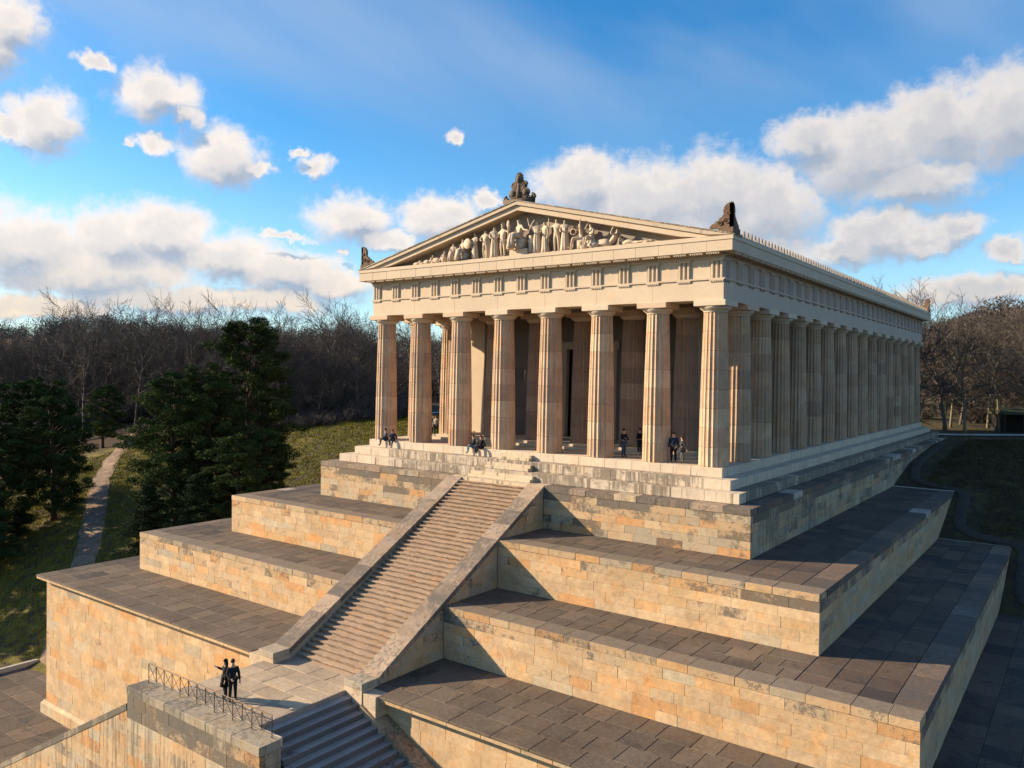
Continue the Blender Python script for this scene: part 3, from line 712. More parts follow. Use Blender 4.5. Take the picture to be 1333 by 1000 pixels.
mb = MB(); mb.prism([(2.2, .42), (2.75, .42), (2.75, 7.9), (2.1, 7.9)], 9.85, 10.3, lambda p, q, e: (p, e, q)); mb.obj('frame', M_temple, dr, (.46, .38, .3, .1))
box('lintel', dr, M_temple, -2.95, 2.95, 9.8, 10.3, 7.9, 8.58, (.46, .38, .3, .1))
for s_ in (-1, 1):
    d_ = box('door', dr, M_door, *sorted((s_ * .02, s_ * 2.2)), 10.5, 10.62, .42, 7.9, bev=.02)
# pronaos beam and ceiling
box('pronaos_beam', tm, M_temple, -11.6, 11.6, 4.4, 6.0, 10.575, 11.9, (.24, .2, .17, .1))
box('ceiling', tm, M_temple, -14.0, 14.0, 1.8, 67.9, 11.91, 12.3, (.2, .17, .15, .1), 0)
# entablature
AX, AY0, AY1 = 15.65, .145, LT - .145
EC = lambda: (*tint((.51, .41, .305), .97, 1.03), R.uniform(0, .12))
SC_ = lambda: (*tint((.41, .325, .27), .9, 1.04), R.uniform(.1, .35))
zz0, zz1 = 10.57, 11.85
xs = [-AX] + [x for x in XC[1:-1]] + [AX]
for a, b in zip(xs[:-1], xs[1:]): box('architrave_block', tm, M_temple, a + .002, b - .002, AY0, AY0 + 1.7, zz0, zz1, EC(), .01)
ys = [AY0 + 1.7] + YC[2:-1] + [AY1]
for s_ in (-1, 1):
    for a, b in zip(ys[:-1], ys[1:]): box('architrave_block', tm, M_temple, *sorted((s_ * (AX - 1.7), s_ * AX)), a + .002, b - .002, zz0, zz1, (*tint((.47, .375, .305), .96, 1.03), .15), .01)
box('architrave_block', tm, M_temple, -AX + 1.7, AX - 1.7, AY1 - 1.7, AY1, zz0, zz1, EC(), .01)
def ringband(name, e, z0, z1, inner=1.6, col=None):
    mb = MB(); o = e
    mb.box(-AX - o, AX + o, AY0 - o, AY0 + inner, z0, z1); mb.box(-AX - o, AX + o, AY1 - inner, AY1 + o, z0, z1)
    mb.box(AX - inner, AX + o - .0005, AY0 + inner, AY1 - inner, z0, z1); mb.box(-AX - o + .0005, -AX + inner, AY0 + inner, AY1 - inner, z0, z1)
    return mb.obj(name, M_temple, tm, col or EC())
ringband('taenia', .09, 11.851, 11.945)
ringband('frieze', -.07, 11.946, 13.18)
ringband('frieze_band', .03, 13.181, 13.29)
ringband('corona_bed', .12, 13.291, 13.42)
ringband('cornice_moulding', .90, 14.18, 14.42)
zc0, zc1 = 13.495, 14.179
n = 20
for j in range(n):
    a = -AX - .85 + (2 * AX + 1.7) * j / n; b = a + (2 * AX + 1.7) / n
    box('cornice_block', tm, M_temple, a + .003, b - .003, AY0 - .85, AY0 + 1.6, zc0, zc1, EC(), .012)
n = 42
for s_ in (-1, 1):
    for j in range(n):
        a = AY0 + 1.6 + (AY1 + .85 - AY0 - 1.6) * j / n; b = a + (AY1 + .85 - AY0 - 1.6) / n
        box('cornice_block', tm, M_temple, *sorted((s_ * (AX + .85), s_ * (AX - 1.6))), a + .003, b - .003, zc0, zc1, EC(), .012)
# triglyphs with regula and mutules, built facing -y
def triglyph_mesh():
    mb = MB(); w = .92; z0, z1 = 11.947, 13.179
    for k in range(3):
        c = (k - 1) * .305
        mb.prism([(c - .13, .06), (c - .055, -.075), (c + .055, -.075), (c + .13, .06)], z0, z1 - .16, lambda p, q, e: (p, q, e))
    mb.box(-w / 2, w / 2, -.078, .06, z1 - .16, z1)
    return mb
tg = triglyph_mesh(); o_ = tg.obj('triglyph', M_temple, tm); TG = o_.data; bpy.data.objects.remove(o_)
mb = MB(); mb.box(-.46, .46, -.09, .02, 11.775, 11.849)
for k in range(6): mb.box(-.43 + k * .155, -.35 + k * .155, -.075, .01, 11.70, 11.775)
o_ = mb.obj('regula', M_temple, tm); RG = o_.data; bpy.data.objects.remove(o_)
mb = MB(); mb.box(-.44, .44, -.78, .0, 13.421, 13.494)
for r_ in range(3):
    for k in range(6): mb.box(-.41 + k * .15, -.33 + k * .15, -.76 + r_ * .25, -.67 + r_ * .25, 13.36, 13.421)
o_ = mb.obj('mutule', M_temple, tm); MU = o_.data; bpy.data.objects.remove(o_)
def tri_pos(cs, e):
    c = [-e] + cs[1:-1] + [e] if False else cs
    o = []
    for a, b in zip(c[:-1], c[1:]): o += [a, (a + b) / 2]
    return o + [c[-1]]
fx = tri_pos([-AX + .46] + XC[1:-1] + [AX - .46], 0)
fy = tri_pos([AY0 + .46] + YC[1:-1] + [AY1 - .46], 0)
for (pos, mk) in ((fx, lambda p: ((p, AY0, 0), 0.)), (fy, lambda p: ((AX, p, 0), math.pi / 2))):
    for p in pos:
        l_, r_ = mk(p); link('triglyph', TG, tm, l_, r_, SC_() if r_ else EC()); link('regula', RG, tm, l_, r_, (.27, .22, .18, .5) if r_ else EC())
    for p, q in zip(pos, pos[1:] + [None]):
        l_, r_ = mk(p); link('mutule', MU, tm, l_, r_, EC())
        if q is not None: l_, r_ = mk((p + q) / 2); link('mutule', MU, tm, l_, r_, EC())
# metope panels in the front frieze
for a, b in zip(fx[:-1], fx[1:]): box('metope', tm, M_temple, a + .46, b - .46, AY0 + .045, AY0 + .2, 11.96, 13.17, EC(), .01)
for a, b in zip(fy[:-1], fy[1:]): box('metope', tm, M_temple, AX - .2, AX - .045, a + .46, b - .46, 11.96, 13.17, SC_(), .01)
# pediment
RS = .242; OX = 16.62; ZA = 18.47
for s_ in (-1, 1):
    n = 9
    for j in range(n):
        a, b = OX * j / n, OX * (j + 1) / n
        top = lambda x: ZA - RS * x
        fn = lambda p, q, e: (s_ * p, e, q)
        mb = MB(); zl = lambda x: max(top(x) - .68, 14.425)
        hi_ = lambda x: max(top(x) - .30, 14.43)
        aa, bb = a + (.004 if j else 0), b - .004
        bb2 = min(bb, 16.3)
        if aa < 16.2:
            mb.prism([(aa, zl(aa)), (bb2, zl(bb2)), (bb2, hi_(bb2)), (aa, hi_(aa))], AY0 - .62, AY0 + 1.2, fn); mb.obj('raking_cornice_block', M_temple, tm, EC())
        mb = MB(); mb.prism([(aa, top(aa) - .295), (bb, max(top(bb) - .295, 14.43)), (bb, top(bb) - .03), (aa, top(aa) - .03)], AY0 - .80, AY0 + .5, fn); mb.obj('raking_sima_block', M_temple, tm, (*[q * .93 for q in EC()[:3]], .35))
        mb = MB(); mb.prism([(aa, top(aa) - .025), (bb, top(bb) - .025), (bb, top(bb) + .05), (aa, top(aa) + .05)], AY0 - .86, AY0 + .5, fn); mb.obj('raking_edge_block', M_sty, tm, (.42, .37, .29, .6))
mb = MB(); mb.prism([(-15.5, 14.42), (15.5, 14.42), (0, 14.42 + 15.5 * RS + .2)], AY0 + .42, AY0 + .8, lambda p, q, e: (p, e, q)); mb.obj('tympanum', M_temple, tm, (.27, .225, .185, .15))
box('pediment_floor', tm, M_temple, -15.4, 15.4, AY0 - .62, AY0 + .42, 14.42, 14.5, EC(), .01)
mb = MB()
for s_ in (-1, 1):
    mb.prism([(0, 18.40), (0, 18.25), (16.5, 14.43), (16.5, 14.53)], AY0 + .5, AY1 + .8, lambda p, q, e: (s_ * p, e, q))
    k = 0
    while k * 1.3 < LT: 
        y = AY0 + .7 + k * 1.3; mb.prism([(0, 18.40), (16.5, 14.53), (16.5, 14.63), (0, 18.50)], y, y + .12, lambda p, q, e: (s_ * p, e, q)); k += 1
mb.prism([(-15.5, 14.42), (15.5, 14.42), (0, 18.2)], AY1 - .3, AY1, lambda p, q, e: (p, e, q))
mb.obj('roof', M_roof, tm)
# antefixes along the eaves
mb = MB(); mb.prism([(-.10, 0), (.10, 0), (.12, .2), (.10, .42), (.04, .56), (-.04, .56), (-.10, .42), (-.12, .2)], -.05, .05, lambda p, q, e: (e, p, q))
mb.prism([(-.1, 0), (.1, 0), (.1, .12), (-.1, .12)], -.3, -.05, lambda p, q, e: (e, p, q))
o_ = mb.obj('antefix', M_temple, tm); AF = o_.data; bpy.data.objects.remove(o_)
k = 0
while 1.6 + k * .66 < LT - 1.2:
    link('antefix', AF, tm, (16.36, 1.6 + k * .66, 14.42), 0, (.30, .25, .2, .4)); k += 1
box('eaves_gutter', tm, M_temple, 16.05, 16.3, 1.2, LT - 1, 14.42, 14.6, EC(), .01)
# akroteria
def spiral(mb, cx, cz, r0, turns, s, y, th=.09, a0=0, n=26):
    pts = []; rs = []
    for i in range(n):
        t = i / (n - 1); a = a0 + s * turns * 2 * math.pi * t; r = r0 * (1 - .82 * t); pts.append((cx + r * math.cos(a), y, cz + r * math.sin(a))); rs.append(th * (1 - .4 * t))
    mb.tube(pts, rs, 6)
mb = MB()
mb.box(-1.35, 1.35, -.3, .3, -.45, .05)
for s_ in (-1, 1):
    spiral(mb, s_ * .62, .55, .52, 1.6, s_, 0, .14, math.pi / 2); mb.ball((s_ * .62, -.02, .55), (.3, .2, .3))
    spiral(mb, s_ * 1.25, .05, .32, 1.3, -s_, 0, .12, math.pi / 2); mb.ball((s_ * 1.2, 0, .05), (.26, .2, .22))
    spiral(mb, s_ * .52, 1.22, .26, 1.3, s_, 0, .1, -math.pi / 2)
    for k in range(4):
        a = math.pi / 2 + s_ * (.25 + k * .33); mb.tube([(0, 0, .5), (math.cos(a) * .5, 0, .6 + math.sin(a) * .7), (math.cos(a) * .75, 0, .6 + math.sin(a) * 1.15)], [.14, .13, .05], 6)
mb.ball((0, 0, 1.65), (.33, .22, .48)); mb.ball((0, -.08, 1.62), (.2, .2, .36)); mb.tube([(0, 0, .1), (0, 0, 1.4)], [.3, .16], 8)
for k in range(11):
    a = math.pi * (k - 1.5) / 8; mb.ball((math.cos(a) * .33, 0, 1.65 + math.sin(a) * .48), (.06, .16, .07), 6, 4)
ak = mb.obj('akroterion', M_bronze, tm, (.12, .088, .066, .4), True); ak.scale = (.92, .92, .92); ak.location = (0, AY0 - .35, ZA + .12); ak['label'] = 'dark palmette ornament with scrolls on the gable peak'
def corner_ak(x, y, sx, sy, lab):
    mb = MB()
    for ax_ in (0, 1):
        fin = [(0, 0), (0, 1.58), (.06, 1.66)]
        for k in range(7):
            a_ = math.pi / 2 - k * .27; fin += [(.04 + .50 * math.cos(a_) ** .8, 1.06 + .60 * math.sin(a_)), (.04 + .44 * math.cos(a_ - .12) ** .8, 1.06 + .54 * math.sin(a_ - .12))]
        fin = [(1.3 * p_, q_ * 1.04) for p_, q_ in fin] + [(.60, .94), (.66, .90), (.74, .74), (.90, .70), (1.0, .52), (1.14, .5), (1.28, .34), (1.45, .30), (1.6, .14), (1.62, 0)]
        fn = (lambda p, q, e: (-sx * p, e * sy, q)) if ax_ == 0 else (lambda p, q, e: (-sx * e, sy * (p * .75 + .0), q))
        mb.prism(fin[::-1], 0.0, .22, fn)
        if ax_ == 0:
            for cx, cz, r in ((.38, .42, .24), (.86, .30, .19), (.26, .95, .14)):
                b0 = len(mb.v); spiral(mb, cx, cz, r, 1.4, 1, -.02, .06)
                for i in range(b0, len(mb.v)): v = mb.v[i]; mb.v[i] = (-sx * v[0], sy * v[1], v[2])
    mb.box(*sorted((0.06 * sx, -sx * 1.0)), *sorted((-.06 * sy, sy * 1.3)), -.35, .0)
    o = mb.obj('akroterion', M_bronze, tm, (.15, .095, .062, .35)); o.scale = (.92, .92, .9); o.location = (x, y, 14.92); o['label'] = lab
corner_ak(16.42, AY0 - .7, 1, 1, 'dark winged palmette ornament on the right front corner')
corner_ak(-16.42, AY0 - .7, -1, 1, 'dark winged palmette ornament on the left front corner')
corner_ak(16.42, AY1 + .7, 1, -1, 'dark winged palmette ornament on the far back corner')
# ------------------------------------------------------------------ people and statues (skinned skeletons, evaluated once at the end)
SKIN = []
def skin(name, V, E, mat, parent, color=None, lvl=1, root=0, loc=None, rz=0., scale=1., **kw):
    ks = list(V); me = bpy.data.meshes.new(name)
    me.from_pydata([V[k][0] for k in ks], [(ks.index(a), ks.index(b)) for a, b in E], [])
    o = link(name, me, parent, loc, rz, color, **kw)
    o.modifiers.new('skin', 'SKIN'); sv = me.skin_vertices[0].data
    for i, k in enumerate(ks):
        r = V[k][1]; sv[i].radius = r if isinstance(r, tuple) else (r, r); sv[i].use_root = (i == root)
    o.modifiers['skin'].use_smooth_shade = True
    m2 = o.modifiers.new('sub', 'SUBSURF'); m2.levels = lvl; m2.render_levels = lvl
    SKIN.append((o, mat)); return o
def rotz(v, a): c, s = math.cos(a), math.sin(a); return (v[0] * c - v[1] * s, v[0] * s + v[1] * c, v[2])
def joints(pose='stand', la='down', ra='down', lean=0., hr=1., wide=1., turn=0.):
    J = {}
    if pose == 'sit': pz_, back = .10, .0
    elif pose == 'recline': pz_, back = .13, .0
    else: pz_, back = .94, .0
    pe = Vector((0, 0, pz_))
    if pose == 'recline': sd = Vector((.62, 0, .78)).normalized()
    else: sd = Vector((lean * .3, -.12 if pose == 'sit' else lean * 0, 1)).normalized()
    xr = Vector((1, 0, 0)) if pose != 'recline' else Vector((.25, -.97, 0))
    sp_ = pe + sd * .20; ch = pe + sd * .42; nk = pe + sd * .57
    hd = Vector((sd.x * .5, sd.y * .5 - .05, 1)).normalized()
    h1 = nk + hd * .10; h2 = h1 + hd * .12
    J['pelvis'] = (pe, .135 * wide); J['spine'] = (sp_, .12 * wide); J['chest'] = (ch, (.165 * wide, .125)); J['neck'] = (nk, .055)
    J['head'] = (h1, (.082 * hr, .09 * hr)); J['crown'] = (h2, (.075 * hr, .085 * hr))
    tv = Vector(rotz((0, -1, 0), turn)); J['nose'] = (h1 + tv * .10 + Vector((0, 0, .03)), .016)
    E = [('pelvis', 'spine'), ('spine', 'chest'), ('chest', 'neck'), ('neck', 'head'), ('head', 'crown'), ('head', 'nose')]
    for s, nm, arm in ((-1, 'r', ra), (1, 'l', la)):
        sh = ch + xr * (.19 * s * wide) + sd * .06
        F = Vector((0, -1, 0)) if pose != 'recline' else Vector((-.8, -.3, 0)); X = xr * s; Z = Vector((0, 0, 1))
        off = {'down': (X * .06 - Z * .28, X * .02 + F * .06 - Z * .25), 'phone': (X * .05 - Z * .27 + F * .02, F * .24 - X * .06 + Z * .06),
               'out': (X * .16 - Z * .20 + F * .10, F * .20 + X * .12 + Z * .10), 'lap': (X * .05 - Z * .25 + F * .08, F * .22 - X * .10 - Z * .10),
               'up': (X * .22 + Z * .08, X * .06 + Z * .26), 'spear': (X * .22 - Z * .12, X * .10 + Z * .24), 'hip': (X * .20 - Z * .22, -X * .14 - Z * .08 + F * .1),
               'back': (X * .12 - Z * .24 - F * .10, X * .02 - Z * .22 - F * .08), 'side': (X * .20 - Z * .20, X * .24 - Z * .05), 'head': (X * .12 + Z * .05 + F * .2, -X * .12 + Z * .2 - F * .05)}[arm]
        el_ = sh + off[0]; wr = el_ + off[1]; dd = off[1].normalized(); pl = wr + dd * .08
        J['sh' + nm] = (sh, .06 * wide); J['el' + nm] = (el_, .045 * wide); J['wr' + nm] = (wr, .028); J['pl' + nm] = (pl, (.036, .018))
        E += [('chest', 'sh' + nm), ('sh' + nm, 'el' + nm), ('el' + nm, 'wr' + nm), ('wr' + nm, 'pl' + nm)]
        per = dd.cross(Vector((0, 1, 0)) if abs(dd.y) < .9 else Z).normalized(); cur = dd.cross(per)
        for k in range(4):
            f1 = pl + dd * (.05 - .006 * abs(k - 1.5)) + per * (k - 1.5) * .022; f2 = f1 + (dd * .7 + cur * .7) * .038
            J[f'f{k}{nm}'] = (f1, .009); J[f'g{k}{nm}'] = (f2, .008); E += [('pl' + nm, f'f{k}{nm}'), (f'f{k}{nm}', f'g{k}{nm}')]
        t1 = wr + dd * .04 + per * .04; t2 = t1 + dd * .03 + cur * .015; J['t' + nm] = (t1, .011); J['u' + nm] = (t2, .009); E += [('wr' + nm, 't' + nm), ('t' + nm, 'u' + nm)]
        if pose == 'stand':
            hp = pe + Vector((.095 * s, 0, -.03)); kn = Vector((.11 * s, -.03 if s < 0 else .01, .50)); an = Vector((.12 * s, .02, .09)); toe = an + Vector((.03 * s, -.17, -.05))
        elif pose == 'sit':
            hp = pe + Vector((.095 * s, -.03, -.0)); kn = Vector((.13 * s, -.46, .13)); an = Vector((.13 * s, -.50 - .04 * s, -.33)); toe = an + Vector((.02 * s, -.16, -.05))
        else:
            hp = pe + Vector((-.05, .08 * s, 0)); kn = Vector((-.48, .1 * s - .03, .30 if s < 0 else .14)); an = Vector((-.86 if s > 0 else -.72, .08 * s, .06)); toe = an + Vector((-.13, 0, .02))
        J['hp' + nm] = (hp, .10 * wide); J['kn' + nm] = (kn, .062 * wide); J['an' + nm] = (an, .04); J['to' + nm] = (toe, .035)
        E += [('pelvis', 'hp' + nm), ('hp' + nm, 'kn' + nm), ('kn' + nm, 'an' + nm), ('an' + nm, 'to' + nm)]
    return J, E
def sub(J, E, names, grow):
    V = {k: (J[k][0], tuple(q + grow for q in J[k][1]) if isinstance(J[k][1], tuple) else J[k][1] + grow) for k in names}
    return V, [e for e in E if e[0] in V and e[1] in V]
_cm = {}
def cloth(col):
    if col not in _cm: _cm[col] = flat('cloth', col, .9, mott=.4, sc=20)
    return _cm[col]
def person(label, loc, rz, pose='stand', la='down', ra='down', top=(.02, .02, .03), bot=(.02, .025, .04), h=1., shoe=(.02, .02, .02), hair='short', coat=0., turn=0., haircol=None, lean=0., prop=None, group=None):
    t = thing('person', label, 'person', loc, rz, group); t.scale = (h, h, h)
    J, E = joints(pose, la, ra, turn=turn, lean=lean)
    skin('body', J, E, M_skin, t)
    V, e = sub(J, E, ['chest', 'spine', 'pelvis', 'shl', 'shr', 'ell', 'elr', 'wrl', 'wrr'], .022)
    V['collar'] = (J['neck'][0] - Vector((0, 0, .03)), .07); e.append(('chest', 'collar'))
    if coat:
        mb = MB(); mb.tube([(0, 0, 1.08), (0, 0, .94), (0, .0, .94 - coat)], [.16, .19, .25], 14); mb.obj('coat_skirt', cloth(top), t, smooth=True)
    skin('jacket', V, e, cloth(top), t)
    V, e = sub(J, E, ['pelvis', 'hpl', 'hpr', 'knl', 'knr', 'anl', 'anr'], .018); skin('trousers', V, e, cloth(bot), t)
    for n in 'lr':
        V, e = sub(J, E, ['an' + n, 'to' + n], .012); skin('shoe', V, e, cloth(shoe), t)
    mb = MB(); c = J['crown'][0] + Vector(rotz((0, .018, -.005), turn)); mb.ball(tuple(c), (.096, .105, .10), 12, 8)
    if hair == 'long': c2 = J['head'][0] + Vector(rotz((0, .06, -.06), turn)); mb.ball(tuple(c2), (.10, .075, .19), 12, 8)
    mb.obj('hair', cloth(haircol) if haircol else M_hair, t, smooth=True)
    if prop == 'phone':
        p = J['plr'][0]; box('phone', t, M_door, p.x - .04, p.x + .04, p.y - .06, p.y - .045, p.z - .02, p.z + .12, bev=.004)
    if prop == 'bag':
        mb = MB(); mb.ball((.02, .16, 1.22), (.15, .09, .22)); mb.obj('backpack', cloth((.03, .05, .09)), t, smooth=True)
    return t
person('person in long black coat holding one hand out, left of the two on the landing', (-.98, -23.83, Zl), rad(-25), 'stand', 'down', 'out', (.006, .006, .008), (.008, .008, .01), 1.10, hair='long', coat=.38, haircol=(.008, .006, .006))
person('person with backpack and black trousers, right of the two on the landing', (-.27, -23.88, Zl), rad(70), 'stand', 'down', 'lap', (.012, .014, .02), (.010, .010, .013), 1.19, turn=rad(15), prop='bag')
person('person in black jacket and blue jeans looking at a phone between two front columns', (7.88, 1.78, 0), rad(75), 'stand', 'lap', 'phone', (.012, .012, .016), (.04, .07, .12), 1.12, prop='phone')
person('person in black half hidden behind a front column beside the phone user', (8.0, 4.0, .0), rad(-20), 'stand', 'lap', 'down', (.008, .008, .012), (.02, .025, .04), 1.08)
person('person in navy jacket and black trousers near the right corner column', (12.12, .78, 0), rad(20), 'stand', 'down', 'down', (.012, .018, .045), (.01, .01, .014), 1.14)
person('person in dark grey coat and grey trousers next to the navy jacket', (12.75, .74, 0), rad(-50), 'stand', 'back', 'lap', (.035, .037, .042), (.09, .085, .08), 1.02, hair='long', coat=.15, haircol=(.05, .025, .015))
person('person in light grey jacket standing behind the second front column from the left', (-14.15, 6.7, 0), rad(15), 'stand', 'down', 'down', (.32, .32, .32), (.012, .012, .016), 1.04, shoe=(.4, .4, .4))
person('person in black standing left of the light grey jacket in the side colonnade', (-14.75, 7.0, 0), rad(60), 'stand', 'down', 'lap', (.01, .01, .012), (.012, .012, .016), 1.05)
person('person in grey-blue sweater sitting on the top step by the leftmost column', (-13.85, .10, 0), rad(-30), 'sit', 'lap', 'lap', (.06, .07, .09), (.02, .03, .05), 1.05)
person('person with long brown hair in dark blue sitting by the leftmost column', (-13.1, .12, 0), rad(25), 'sit', 'back', 'lap', (.02, .03, .06), (.015, .02, .04), 1.0, hair='long', haircol=(.07, .03, .015))
person('person in dark jacket and light blue jeans sitting on the top step', (-4.25, .10, 0), rad(-35), 'sit', 'lap', 'lap', (.02, .025, .03), (.08, .15, .2), 1.06, shoe=(.25, .12, .1))
person('person in black with red-brown hair sitting on the top step, nearer to the stair head', (-3.5, .08, 0), rad(-15), 'sit', 'back', 'lap', (.008, .008, .01), (.01, .012, .02), 1.06, hair='long', shoe=(.4, .35, .32), haircol=(.11, .03, .015))

def robe(mb, pts, rs, folds=9, amp=.16, n=30, flat_=1.):
    pts = [Vector(p) for p in pts]; base = len(mb.v); ph = R.random() * 6
    for i, p in enumerate(pts):
        d = (pts[min(i + 1, len(pts) - 1)] - pts[max(i - 1, 0)]).normalized()
        u = d.cross(Vector((0, 1, 0))).normalized() if abs(d.y) < .9 else Vector((1, 0, 0)); w = d.cross(u)
        for k in range(n):
            a = 2 * math.pi * k / n; t = i / (len(pts) - 1)
            r = rs[i] * (1 + amp * t * math.sin(folds * a + ph + t * 1.5) + amp * .4 * math.sin(5 * a + ph * 2))
            mb.v.append(tuple(p + u * math.cos(a) * r + w * math.sin(a) * r * flat_))
    for i in range(len(pts) - 1):
        for k in range(n): a = base + i * n + k; b = base + i * n + (k + 1) % n; mb.f.append((a, a + n, b + n, b))
    mb.f.append(tuple(base + k for k in range(n))); mb.f.append(tuple(base + (len(pts) - 1) * n + k for k in range(n))[::-1])
SC = (.50, .40, .295, .2)
FY = AY0 - .16
def statue(lab, x, h, pose='stand', la='down', ra='down', rz=0., dr_='robe', extra=None, z=14.5, mir=1, turn=0.):
    H0 = {'stand': 1.72, 'sit': 1.32, 'recline': .86}[pose]; s = h / H0
    J, E = joints(pose, la, ra, hr=1.08, wide=1.08, turn=turn)
    zo = {'stand': 0, 'sit': .46, 'recline': .02}[pose]
    o = skin('statue', J, E, M_statue, tm, SC, loc=(x, FY, z + zo * s), rz=rz, label=lab); o.scale = (s * mir, s, s)
    mb = MB()
    if dr_ == 'robe' and pose == 'stand': robe(mb, [(0, 0, 1.3), (0, 0, 1.05), (0, 0, .7), (0, .02, .3), (.02, .03, .01)], [.16, .16, .2, .22, .27], flat_=.8)
    if dr_ == 'cape': robe(mb, [(.05, .12, 1.42), (.06, .14, 1.0), (.1, .15, .5), (.12, .15, .01)], [.16, .2, .22, .2], flat_=.5)
    if pose == 'sit' and dr_ != 'none': 
        robe(mb, [(0, .02, .2), (0, -.2, .16), (0, -.44, .14)], [.17, .2, .2], 7, .1, flat_=.7); robe(mb, [(0, -.44, .2), (0, -.5, -.1), (0, -.5, -.44)], [.17, .19, .24], 8, .18, flat_=.8)
    if pose == 'recline': robe(mb, [(.05, 0, .12), (-.25, -.02, .2), (-.5, -.02, .2), (-.75, 0, .1), (-1.0, 0, .05)], [.17, .2, .18, .13, .07], 7, .16)
    if pose == 'sit': mb.box(-.24, .24, -.22, .26, -.46, -.02); mb.ball((0, .02, -.12), (.32, .3, .2))
    if extra == 'shield': mb.tube([(.42, -.1, .55), (.42, -.16, .55)], [.34, .3], 18)
    if extra == 'spear': mb.tube([(-.52, -.02, 0), (-.50, -.02, 2.02)], .022, 6); mb.ball((-.5, -.02, 2.0), (.05, .04, .12))
    if extra == 'wreath':
        pts = [(.58 + .16 * math.cos(k * .45), -.3, 1.0 + .16 * math.sin(k * .45)) for k in range(15)]; mb.tube(pts, .035, 6)
    if extra == 'jar': mb.ball((.45, -.15, .2), (.2, .2, .24)); mb.tube([(.45, -.15, .4), (.45, -.15, .52)], [.08, .12], 10)
    if extra == 'helmet': mb.ball(tuple(J['crown'][0] + Vector((0, .02, .02))), (.1, .14, .12)); mb.ball(tuple(J['crown'][0] + Vector((0, .04, .13))), (.03, .16, .09))
    if extra == 'rock': mb.ball((.1, 0, -.3), (.5, .35, .22)); mb.ball((-.2, -.3, -.38), (.3, .3, .12))
    if mb.v:
        d = mb.obj('drapery', M_statue, o, SC, True)
    return o
mb = MB(); mb.ball((-10.3, FY, 14.62), (.45, .3, .16)); mb.ball((-10.0, FY, 14.74), (.2, .2, .16)); mb.ball((-9.8, FY, 14.6), (.35, .25, .12))
mb.obj('statue_rock', M_statue, tm, SC, True)
statue('smallest reclining draped figure in the left pediment corner', -9.0, .78, 'recline', 'down', 'down', 0)
statue('reclining figure leaning on a jar in the left pediment', -7.85, 1.0, 'recline', 'lap', 'down', 0, extra='jar')
statue('seated draped figure, leftmost seated in the pediment', -6.45, 1.45, 'sit', 'lap', 'lap', rad(12))
statue('seated figure with shield in the left pediment', -5.4, 1.68, 'sit', 'side', 'lap', rad(-8), extra='shield')
statue('standing draped figure, leftmost standing in the pediment', -4.32, 2.06, 'stand', 'lap', 'lap', rad(-5))
statue('standing nude figure with a cloak behind', -3.3, 2.2, 'stand', 'side', 'hip', 0, 'cape')
statue('standing robed figure with folded arms', -2.42, 2.36, 'stand', 'lap', 'lap', rad(25))
statue('standing nude helmeted warrior beside the throne', -1.62, 2.4, 'stand', 'spear', 'side', rad(-10), 'none', extra='helmet')
box('statue_plinth', tm, M_statue, -.75, .85, FY - .35, FY + .3, 14.5, 14.95, SC, .02)
statue('central enthroned figure seated on a high plinth', .02, 2.15, 'sit', 'side', 'hip', rad(-25), z=14.95)
mb = MB(); mb.tube([(-1.0, FY - .2, 14.9), (-.98, FY - .2, 16.9)], .04, 6); mb.ball((-.98, FY - .2, 16.9), (.16, .06, .3)); mb.obj('statue_sceptre', M_statue, tm, SC, True); mb = MB(); mb.tube([(.98, FY, 14.5), (.98, FY, 15.9)], [.22, .16], 9); mb.obj('statue_pillar', M_statue, tm, SC, True); mb = MB()
pts = [(1.25 - .25 * math.cos(k * .3), FY - .2, 16.6 + .34 * math.sin(k * .3 - 1)) for k in range(9)]; mb.tube(pts, .05, 6)
mb.obj('statue_horn', M_statue, tm, SC, True)
statue('robed figure raising an arm, first right of the throne', 1.5, 2.4, 'stand', 'lap', 'up', rad(20))
statue('robed figure standing second right of the throne', 2.2, 2.26, 'stand', 'down', 'lap', rad(-20))
statue('nude standing figure holding a long spear', 3.22, 2.34, 'stand', 'side', 'spear', 0, 'none', extra='spear')
statue('robed figure holding out a wreath', 3.9, 2.22, 'stand', 'side', 'lap', rad(15), extra='wreath')
statue('seated figure facing the throne, right side of the pediment', 5.3, 1.8, 'sit', 'up', 'lap', rad(-62), 'none')
statue('seated figure on a rock turned half left', 6.15, 1.68, 'sit', 'lap', 'head', rad(-25), 'none', extra='rock')
statue('reclining figure with raised arms in the right pediment', 7.6, 1.25, 'recline', 'head', 'up', 0, mir=1)
statue('low reclining draped figure in the right pediment corner', 8.7, .8, 'recline', 'down', 'down', 0, mir=-1)
mb = MB()
for k in range(7): mb.ball((9.0 + k * .27, FY + R.uniform(-.1, .1), 14.58 + R.uniform(0, .1)), (R.uniform(.25, .35), .2, R.uniform(.08, .2) * (1 - k * .06)))
mb.obj('statue_rock', M_statue, tm, SC, True)
dg = bpy.context.evaluated_depsgraph_get()
for o, m_ in SKIN:
    me = bpy.data.meshes.new_from_object(o.evaluated_get(dg)); me.materials.clear(); me.materials.append(m_)
    me.polygons.foreach_set('use_smooth', [True] * len(me.polygons))
    o.modifiers.clear(); o.data = me
